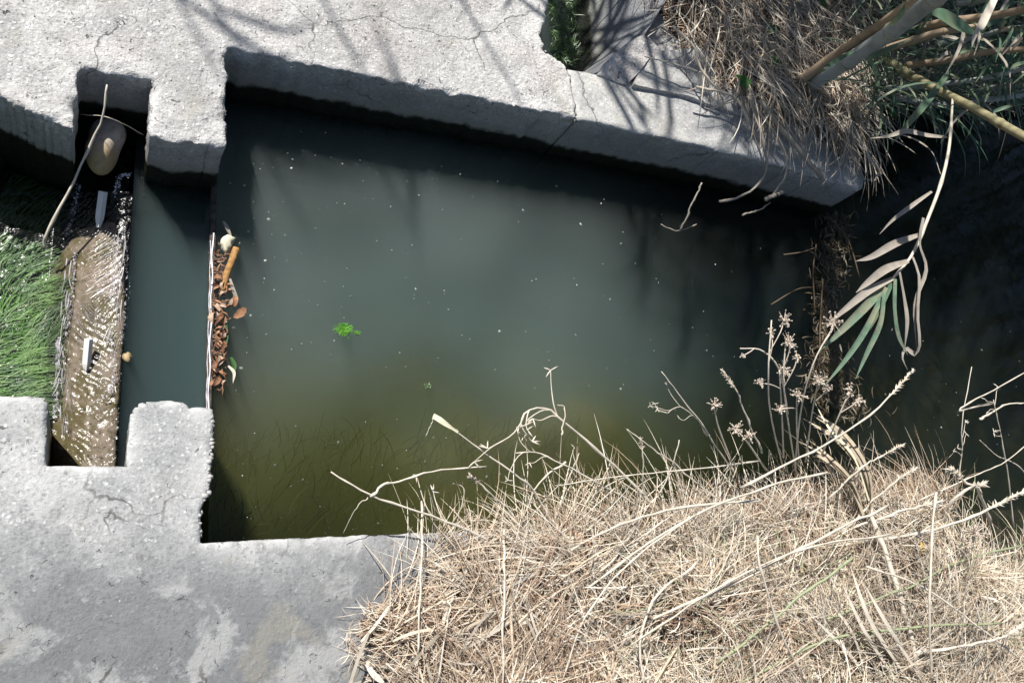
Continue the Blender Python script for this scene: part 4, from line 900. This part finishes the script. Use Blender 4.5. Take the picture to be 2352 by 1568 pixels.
flower([(1830, 905, .26), (1830, 980, .18), (1835, 1060, .08)], [(1832, 905, .26, 20), (1790, 940, .24, 14)], 'dried flower in the dense clump, middle', 6)
flower([(1690, 985, .2), (1720, 1020, .15), (1760, 1080, .06)], [(1690, 985, .2, 20), (1720, 1000, .19, 18)], 'low dried flower at the left of the flower clump', 7)
flower([(1950, 900, .26), (1920, 970, .2), (1880, 1060, .08)], [(1950, 895, .26, 18), (1970, 920, .25, 12)], 'dried flower at the right of the flower clump', 8)
flower([(1640, 930, .2), (1650, 980, .16), (1680, 1060, .08)], [(1640, 930, .2, 16)], 'small dried flower farthest left of the clump', 9)
flower([(2240, 1215, .16), (2235, 1260, .12), (2230, 1330, .06)], [(2240, 1222, .16, 26), (2225, 1250, .15, 20)], 'dried flower head in the right grass near the yellow leaf', 10)
flower([(1700, 800, .3), (1750, 805, .3), (1790, 850, .28), (1810, 950, .18)], [(1705, 818, .3, 6)], 'flower stem bending left with a bare tip', 11)
b = MB(); b.blob((0, 0, 0), .012, 2, .9, (1, 1.5, .35), 21); o = b.obj('yellow_leaf', M_YEL); o.location = G(2118, 1262, .09); o.rotation_euler = (.5, .2, .3); tag(o, 'bright ochre-yellow leaf caught in the straw at right', 'leaf')
leaf_thing('terracotta_scrap', [(1312, 1215, .045), (1330, 1228, .045), (1352, 1248, .04)], 13, M_ORNG, 'pinkish orange bark chip on the mat near the pool edge', 'chip', tip=.6, base=.8)
b = MB(); b.blob((0, 0, 0), .006, 1, .4, (1.3, .8, .6), 2); o = b.obj('snail_shell', M_CREAM); o.location = G(2095, 1415, .1); tag(o, 'tiny cream snail shell on the straw low at right', 'shell')

# ------------------------------------------------------------------ far bank grass over the canal wall
def mound_n(X, Y):
    e = 1.40 - np.clip((X - 1.5) * .33, 0, .21)
    w_ = (fbm(X * 7, Y * 7, 54) - .5) * .14
    left = 1.40 + np.clip(1.6 - Y, -.4, .3) * .55
    i = np.clip((Y - e + w_) / .10, 0, 1) * np.clip((X - left + w_) / .12, 0, 1) * np.clip((2.13 - X + (Y - 1.4) * .6) / .06, 0, 1)
    return i * (.02 + .05 * fbm(X * 5, Y * 5, 55) + .06 * np.clip(Y - 1.45, 0, .5)) - .008 * (1 - i)
xs = np.arange(1.25, 3.1, .014); ys = np.arange(1.18, 2.7, .014); X, Y = np.meshgrid(xs, ys, indexing='ij'); Z = mound_n(X, Y)
Z = np.where(mound_n(X, Y) < 0, -.05, Z) + (fbm(X * 60, Y * 60, 56) - .5) * .014 - .004
Z = np.where((X > 2.09) & (Y < 2.0), np.minimum(Z, -.3), Z)
k = len(ys); I = (np.arange(len(xs) - 1)[:, None] * k + np.arange(k - 1)[None, :]).reshape(-1); I = I[(mound_n(X, Y).reshape(-1)[I] > .001)]
tag(link('thatch_bed', mesh('thatch_bed', np.stack([X, Y, Z], 2).reshape(-1, 3), np.stack([I, I + k, I + k + 1, I + 1], 1)), M_THATCH), 'matted thatch under the dry grass on the canal wall', 'thatch', kind='stuff')
def lay_n(n, seed, L, W, mat, label, el=(0, .5), bias=None, bend=1.0):
    x, y, h, r = field(n, seed, 1.3, 2.3, 1.2, 2.5, mound_n); m_ = len(x)
    fl = fbm(x * 5, y * 5, seed) * 9
    if bias is not None: fl = np.where(r.random(m_) < .65, bias + r.normal(0, .4, m_), fl)
    e = r.uniform(*el, m_)
    tag(blades('dry_grass', np.stack([x, y, h + r.uniform(-.01, .02, m_)], 1), fl + r.normal(0, .4, m_), e, r.uniform(*L, m_), r.uniform(*W, m_), r.normal(0, bend, m_), e * 1.4 + r.uniform(0, .8, m_), mat, seg=6), label, 'dry grass', kind='stuff')
lay_n(4500, 201, (.03, .10), (.001, .0028), M_DRYB, 'brown tangle of dead grass on the canal wall')
lay_n(4200, 202, (.05, .15), (.001, .0028), M_DRYG, 'grey straw heaped on the canal wall', bias=math.radians(-75))
lay_n(1100, 203, (.12, .30), (.0015, .0045), M_DRYG, 'long grey blades trailing down over the canal wall', bias=math.radians(-65), el=(0, .4), bend=.5)
lay_n(500, 204, (.12, .26), (.0012, .003), M_DRY, 'pale straw blades on the canal wall heap', bias=math.radians(60), el=(.1, .6), bend=.6)
# patch of dry grass at the top edge, left of the side channel
n = 900; r = np.random.default_rng(205); x = r.uniform(.60, .84, n); y = 1.57 - .55 * (x - .72) ** 2 + r.random(n) * .25
tag(blades('dry_grass', np.stack([x, y, np.full(n, .002)], 1), r.uniform(0, 6.28, n), r.uniform(0, .3, n), r.uniform(.02, .06, n), r.uniform(.0006, .0018, n), r.normal(0, 1, n), r.uniform(0, .4, n), M_DRYB, seg=4), 'small patch of dry grass on the far slab at the top edge', 'dry grass', kind='stuff')
# trailing blades over the wall, individually
for i, (pts, wpx, lab, mt) in enumerate([
    ([(1715, 190, .06), (1740, 270, .05), (1758, 350, .02), (1757, 400, -.02), (1715, 445, -.06), (1652, 463, -.09)], 9, 'long curved blade hanging from the wall, hooking left', M_LEAFD),
    ([(1730, 240, .06), (1790, 320, .05), (1808, 390, .0), (1790, 430, -.04), (1765, 458, -.08)], 8, 'blade hanging right of the hooked one', M_DRYG),
    ([(1800, 440, -.02), (1775, 452, -.04), (1757, 458, -.06)], 14, 'short broad blade end at the wall foot', M_LEAFD),
    ([(1745, 230, .07), (1800, 300, .06), (1840, 350, .04), (1888, 408, .01)], 16, 'broad pale blade lying down the wall end', M_LEAFD),
    ([(1612, 420, -.02), (1590, 470, -.06), (1562, 530, -.12)], 7, 'thin stalk dangling off the wall into the shade', M_LEAFD),
    ([(1518, 515, -.13), (1540, 527, -.13), (1562, 530, -.12), (1600, 515, -.12)], 4, 'arched rootlet at the end of the dangling stalk', M_LEAFD),
    ([(1770, 465, -.06), (1750, 480, -.09), (1705, 495, -.11)], 6, 'bent straw tip under the wall edge', M_LEAFD),
    ([(1545, 60, .1), (1590, 110, .09), (1625, 180, .07), (1660, 215, .05)], 9, 'grey stem arching over the ledge, top', M_DRYG),
    ([(1600, 200, .06), (1680, 220, .06), (1712, 260, .05), (1722, 300, .03)], 10, 'stem bending along the ledge down to the wall', M_DRYG),
    ([(1480, 130, .05), (1560, 150, .06), (1640, 175, .06)], 5, 'thin root creeping over the concrete ledge', M_DRYG),
    ([(1960, 260, .05), (1995, 300, .05), (2022, 370, .03), (2010, 412, .0), (1990, 412, -.02)], 6, 'wiry loop springing off the wall end, outer', M_LEAFD),
    ([(1950, 300, .05), (1980, 345, .05), (2010, 380, .03), (2024, 400, .02)], 7, 'wiry loop springing off the wall end, inner', M_LEAFD),
    ([(1955, 255, .06), (1990, 240, .08), (2025, 215, .1), (2040, 190, .12)], 4, 'fine twig curling up from the wall end', M_LEAFD)]):
    stalk('trailing_stem', pts, wpx * .8, lab, 'stem', mat=mt, seed=120 + i, tipw=.8)
# small green weeds in the heap
for i, (px, py, s, lab) in enumerate([(1705, 188, 1.0, 'small green weed at the lower edge of the far grass heap'), (1780, 140, .7, 'blue-green weed leaf in the middle of the far heap'), (1775, 68, .9, 'green weed leaf near the top of the far heap'), (2052, 262, .8, 'mossy green weed beside the cane foot'), (1890, 10, .8, 'green weed tuft at the top edge behind the canes')]):
    c = Vector(G(px, py, .08)); root = empty('green_weed', c); tag(root, lab, 'weed'); r = random.Random(i)
    for j in range(5):
        a = j * 1.256 + r.uniform(-.3, .3); L = .03 * s * r.uniform(.8, 1.2); d = Vector((math.cos(a), math.sin(a), .25))
        b = MB(); b.ribbon(spline([c, c + d * L * .5, c + d * L + Vector((0, 0, -.006))], 6), [L * q for q in (.1, .4, .62, .68, .5, .3, .03)], None, .1); b.obj('leaf', M_WEED, root)

# ------------------------------------------------------------------ giant cane at the top right
def cane(pts, wpx, mat, label, leaves=(), seed=0, nodes=4, nleaf=0, n=24, green=.6, sheath=False, tipw=.8):
    p = spline([G(*q) for q in pts], n); root = empty('giant_cane', p[0]); tag(root, label, 'cane', None); r = random.Random(seed)
    W = mw(wpx, p[n // 2]); b = MB()
    rad = []
    for i in range(n + 1):
        q = i / n; k_ = (q * nodes) % 1.0; swell = 1.12 if (k_ < .06 or k_ > .95) else 1.0
        rad.append(W / 2 * (1 - (1 - tipw) * q) * swell)
    b.tube(p, rad, 10); b.obj('stem', mat, root)
    for k_ in range(1, nodes):
        i = int(k_ / nodes * n); q = MB(); d = (p[i + 1] - p[i - 1]).normalized(); q.tube([p[i] - d * .002, p[i], p[i] + d * .002], [rad[i] * .98, rad[i] * 1.10, rad[i] * .98], 10); q.obj('node', M_CANEY, root)
    for lf in leaves:
        lp, lw, lm = lf[:3]; leaf_thing('leaf', lp, lw, lm, None, None, parent=root, n=14)
    for k_ in range(nleaf):
        i = r.randint(3, n - 1); d = (p[min(i + 1, n)] - p[i - 1]).normalized(); a = r.uniform(0, 6.28)
        o1 = Vector((math.cos(a), math.sin(a), r.uniform(-.2, .5))); o1 = (o1 + d * .8).normalized(); L = r.uniform(.12, .3)
        q = spline([p[i], p[i] + o1 * L * .35, p[i] + o1 * L * .75 + Vector((0, -.02, -.05)) * L / .2 * .5, p[i] + o1 * L + Vector((0, -.05, -.12)) * L / .2 * .6], 10)
        ww = [max(.0006, .013 * r.uniform(.8, 1.2) * math.sin(math.pi * min(.98, .18 + .82 * j / 10))) for j in range(11)]
        b = MB(); b.ribbon(q, ww, None, .15); b.obj('leaf', M_LEAFG if r.random() < green else M_LEAFD, root)
    return root
LG, LD = M_LEAFG, M_LEAFD
cane([(1832, 190, .06), (1930, 120, .22), (2040, 45, .42), (2170, -50, .64), (2300, -150, .85)], 22, M_CANEB, 'brown cane slanting up right at the edge of the heap', seed=1, nodes=5)
cane([(1868, 190, .08), (1950, 140, .24), (2050, 72, .44), (2150, -5, .64), (2300, -120, .9)], 36, M_CANEG, 'thick blue-grey sheathed cane slanting up right beside the brown one', seed=2, nodes=4,
     leaves=[([(2045, 60, .5), (2075, 20, .58), (2080, -20, .62)], 14, LG), ([(1985, 140, .32), (2030, 118, .36), (2090, 90, .40)], 14, LG), ([(1960, 118, .3), (1905, 150, .28), (1870, 178, .2)], 10, LG)])
cane([(2120, 62, .3), (2180, 50, .4), (2270, 38, .5), (2380, 18, .62)], 17, M_CANEB, 'brown cane leaning level at the top right corner', seed=3, nodes=3, nleaf=5,
     leaves=[([(2120, 28, .55), (2160, 42, .56), (2205, 62, .55), (2250, 82, .54)], 40, LG), ([(2290, -15, .7), (2255, 50, .68), (2238, 78, .66), (2232, 110, .64)], 22, M_STALK)])
cane([(2080, 150, .2), (2170, 140, .3), (2270, 120, .4), (2380, 112, .5)], 14, M_CANEB, 'brown cane lying level below the top corner one', seed=4, nodes=4, nleaf=9)
cane([(2020, 118, .2), (2100, 92, .3), (2170, 72, .38), (2250, 62, .45)], 16, M_CANEB, 'short reddish cane emerging behind the blue-grey one', seed=5, nodes=3, nleaf=5)
cane([(2030, 130, .10), (2080, 165, .2), (2150, 205, .32), (2230, 245, .44), (2300, 285, .54), (2390, 335, .65)], 18, M_CANEY, 'yellow spotted cane slanting down right above dark water', seed=6, nodes=5,
     leaves=[([(2180, 165, .4), (2130, 230, .42), (2080, 290, .4), (2050, 330, .38)], 17, LG), ([(2190, 140, .3), (2230, 110, .32), (2290, 90, .34)], 15, LG), ([(2318, 270, .56), (2300, 340, .5), (2290, 370, .46)], 6, LD), ([(2230, 245, .42), (2190, 280, .38), (2160, 330, .34)], 6, LD)])
cane([(2040, 205, .1), (2150, 195, .2), (2260, 180, .32), (2380, 150, .45)], 11, M_CANEG, 'thin grey cane lying between the yellow and brown canes', seed=7, nodes=4, nleaf=12, green=.75)
cane([(2060, 225, .05), (2160, 240, .12), (2270, 230, .22), (2380, 215, .3)], 12, M_CANEG, 'low grey cane just over the dark water', seed=8, nodes=4, nleaf=12, green=.7)
cane([(2150, 100, .2), (2230, 90, .3), (2300, 70, .4), (2380, 60, .5)], 10, M_CANEG, 'thin cane buried in the green leaves', seed=9, nodes=4, nleaf=14, green=.8)
cane([(2200, 10, .3), (2260, 0, .4), (2320, -20, .5), (2390, -40, .6)], 12, M_CANEG, 'thin cane at the very top right corner', seed=10, nodes=4, nleaf=14, green=.8)
cane([(2240, 210, .15), (2290, 200, .25), (2340, 190, .35), (2390, 170, .45)], 10, M_CANEG, 'thin leafy cane at the right edge', seed=11, nodes=4, nleaf=16, green=.9)
# leaves standing at right edge
for i, (a, c_, d, wpx) in enumerate([((2240, 100, .3), (2250, 200, .25), (2252, 300, .2), 10), ((2290, 130, .35), (2310, 230, .3), (2330, 320, .22), 12), ((2340, 120, .4), (2325, 200, .35), (2345, 300, .3), 14), ((2352, 60, .4), (2290, 120, .4), (2240, 190, .35), 14), ((2352, 20, .5), (2260, 60, .45), (2170, 110, .4), 13), ((2360, 240, .4), (2300, 250, .35), (2240, 275, .3), 8), ((2355, 100, .45), (2310, 150, .42), (2290, 240, .36), 9), ((2230, 150, .3), (2205, 110, .3), (2150, 85, .3), 10)]):
    leaf_thing('cane_leaf', [a, c_, d], wpx, LG, ['long green leaf dropping straight over dark water', 'green leaf dropping beside the straight one', 'broad green leaf at the right edge', 'green leaf slanting down left from the right edge', 'green leaf sweeping left from the top corner', 'small green leaf low at the right edge', 'narrow green leaf crossing the canes', 'green leaf pointing up left among the canes'][i], 'leaf', n=12)
n = 1800; r = np.random.default_rng(301); px = r.uniform(2010, 2420, n); py = r.uniform(-80, 245, n)
base = np.array([G(a, b, z) for a, b, z in zip(px, py, r.uniform(-.1, .12, n))])
tag(blades('dead_reed_litter', base, r.normal(.15, .6, n), r.uniform(-.1, .4, n), r.uniform(.06, .25, n), r.uniform(.001, .005, n), r.normal(0, .6, n), r.uniform(0, .8, n), M_DRYG, seg=5), 'grey litter of dead reed leaves under the canes', 'reed litter', kind='stuff')
n = 1000; px = r.uniform(2000, 2420, n); py = r.uniform(-80, 250, n)
base = np.array([G(a, b, z) for a, b, z in zip(px, py, r.uniform(0, .25, n))])
tag(blades('reed_foliage', base, r.uniform(0, 6.28, n), r.uniform(-.2, .6, n), r.uniform(.08, .25, n), r.uniform(.002, .007, n), r.normal(0, .5, n), r.uniform(0, 1.2, n), M_LEAFG, seg=6), 'green reed foliage massed behind the canes', 'reed foliage', kind='stuff')

# hanging cane branch with green tip
p = [(2188, 226, .385), (2181, 330, .41), (2163, 415, .41), (2132, 500, .38), (2095, 585, .35), (2050, 640, .33)]
sp_ = spline([G(*q) for q in p], 22); root = empty('hanging_cane', sp_[0]); tag(root, 'thin cane branch hanging over dark water with green leaves at its tip', 'cane')
b = MB(); b.tube(sp_, [mw(5 + 3 * math.sin(i / 22 * 3), sp_[i]) / 2.3 * (1.25 if i % 6 == 3 else 1) for i in range(23)], 8); b.obj('stem', M_STALK, root)
for lp, lw, lm in [
    ([(2176, 316, .43), (2130, 312, .44), (2080, 302, .44), (2040, 313, .42), (1998, 318, .4)], 12, LD),
    ([(2160, 400, .41), (2140, 350, .41), (2100, 320, .41), (2050, 305, .4)], 5, LD),
    ([(2140, 440, .4), (2090, 475, .4), (2050, 505, .39), (2020, 538, .37)], 10, LD),
    ([(2110, 540, .38), (2050, 562, .38), (2000, 590, .36), (1965, 600, .35)], 17, LD),
    ([(2085, 600, .36), (2030, 620, .36), (1990, 650, .35), (1966, 672, .34)], 19, LD),
    ([(2120, 500, .4), (2110, 560, .38), (2125, 620, .36), (2100, 700, .34), (2105, 800, .3)], 14, LD),
    ([(2095, 590, .36), (2110, 640, .36), (2105, 720, .34), (2110, 790, .32), (2098, 812, .3), (2080, 800, .3), (2072, 820, .3), (2085, 850, .28)], 14, LD),
    ([(2050, 640, .34), (1990, 670, .34), (1940, 710, .33), (1900, 745, .32)], 18, LD),
    ([(2045, 648, .33), (1990, 700, .33), (1930, 760, .32), (1880, 808, .31)], 21, M_LEAFP),
    ([(2035, 660, .34), (1990, 750, .33), (1945, 820, .31), (1890, 890, .29)], 17, M_LEAFP),
    ([(2030, 670, .35), (2020, 740, .34), (1990, 810, .32), (1965, 870, .3)], 17, M_LEAFP),
    ([(2055, 640, .35), (2052, 710, .34), (2062, 770, .32), (2085, 815, .3)], 17, M_LEAFP),
    ([(2065, 625, .36), (2075, 690, .34), (2082, 740, .33), (2078, 800, .3)], 16, LD),
    ([(2048, 650, .34), (2010, 720, .33), (1960, 800, .31), (1930, 850, .3)], 18, LG)]:
    leaf_thing('leaf', lp, lw, lm, None, None, parent=root, n=16)

# the dry stem leaning across the far slot
stalk('reed_stalk', [(246, 195, .03), (240, 245, .0), (215, 310, -.05), (170, 415, -.12), (125, 500, -.17), (105, 545, -.2), (103, 570, -.22)], 8, 'dry bent stem leaning across the far slot in front of the stone', 'stem', seed=200, tipw=.5)
stalk('reed_stalk', [(185, 263, -.1), (240, 268, -.06), (285, 285, -.1), (330, 310, -.14)], 3, 'hair-thin straw lying behind the stone in the far slot', 'stem', seed=201)

# ------------------------------------------------------------------ reed bed north of the canal (mostly outside the frame): casts the shade on the right
def reed_bed(name, spots, label, seed, mat_leaf, nl=(14, 22), lw=.022):
    r = random.Random(seed); b = MB()
    for (x, y, h, lx, ly) in spots:
        k = 8; top = Vector((x + lx, y + ly, h)); p = spline([Vector((x, y, -.1)), Vector((x + lx * .3, y + ly * .3, h * .55)), top], k)
        b.tube(p, [.011 * (1 - .6 * i / k) for i in range(k + 1)], 5, False)
        for _ in range(r.randint(*nl)):
            t = r.uniform(.15, 1); i = min(k - 1, int(t * k)); c = p[i].lerp(p[i + 1], t * k - i); a = r.uniform(0, 6.28); L = r.uniform(.25, .5)
            d = Vector((math.cos(a), math.sin(a), .7)).normalized()
            q = spline([c, c + d * L * .5, c + Vector((d.x, d.y, .15)) * L], 6)
            b.ribbon(q, [lw * s for s in (.5, .95, 1, .9, .7, .45, .05)], None, .12)
    o = b.obj(name, mat_leaf); return tag(o, label, 'reeds', kind='stuff')
r = random.Random(77); spots = []
for i in range(190):
    x = .35 + 4.6 * r.random() ** .9; y = 2.45 + r.random() * 1.3
    spots.append((x, y, r.uniform(2.2, 3.3), r.uniform(-.15, .25), r.uniform(-.35, .1)))
reed_bed('reed_bed', spots, 'tall green reed bed on the far bank beyond the frame', 3, M_LEAFG)
spots = [(x, 2.9 + .2 * r.random(), r.uniform(2.2, 3.0), -.1, -.2) for x in (-.95, -.85, -.6, -.15, .05)]
reed_bed('reed_bed', spots, 'few scattered reeds on the far bank at left, beyond the frame', 4, M_LEAFG, nl=(7, 11))
spots = [(4.9 + r.random() * 1.2, -1.2 + 4.2 * r.random(), r.uniform(2.2, 3.4), r.uniform(-.5, .1), r.uniform(-.2, .2)) for i in range(120)]
reed_bed('reed_bed', spots, 'tall reed bed on the east bank of the dark water, beyond the frame', 5, M_LEAFG)
spots = [(1.75 + 2.6 * r.random(), 2.4 + .5 * r.random(), r.uniform(1.8, 2.6), r.uniform(-.1, .25), r.uniform(-.55, -.1)) for i in range(34)]
reed_bed('reed_bed', spots, 'dense front row of reeds on the far bank beyond the frame', 6, M_LEAFG, lw=.028)
n = 700; r = np.random.default_rng(501); px = r.uniform(1262, 1325, n); py = r.uniform(-40, 150, n)
base = np.array([G(a, b, WZ + .003) for a, b in zip(px, py)])
tag(blades('moss', base, r.uniform(0, 6.28, n), r.uniform(.0, .6, n), r.uniform(.01, .04, n), r.uniform(.001, .003, n), r.normal(0, 1, n), r.uniform(0, .8, n), M_ALGD, seg=4), 'dark green moss and weed filling the side channel slot at the top', 'moss', kind='stuff')
n = 900; r = np.random.default_rng(502); px = 1500 + 470 * r.random(n); py = r.uniform(-20, 330, n)
base = np.array([G(a, b, 0) for a, b in zip(px, py)]); hz = mound_n(base[:, 0], base[:, 1]); ok = hz > .01; base = base[ok]; base[:, 2] = hz[ok] + .01; n = len(base)
tag(blades('dry_grass', base, r.normal(math.radians(-70), .6, n), r.uniform(0, .5, n), r.uniform(.10, .28, n), r.uniform(.001, .003, n), r.normal(0, .5, n), r.uniform(.2, 1.1, n), M_DRY, seg=7), 'pale long straw draped over the heap on the canal wall', 'dry grass', kind='stuff')
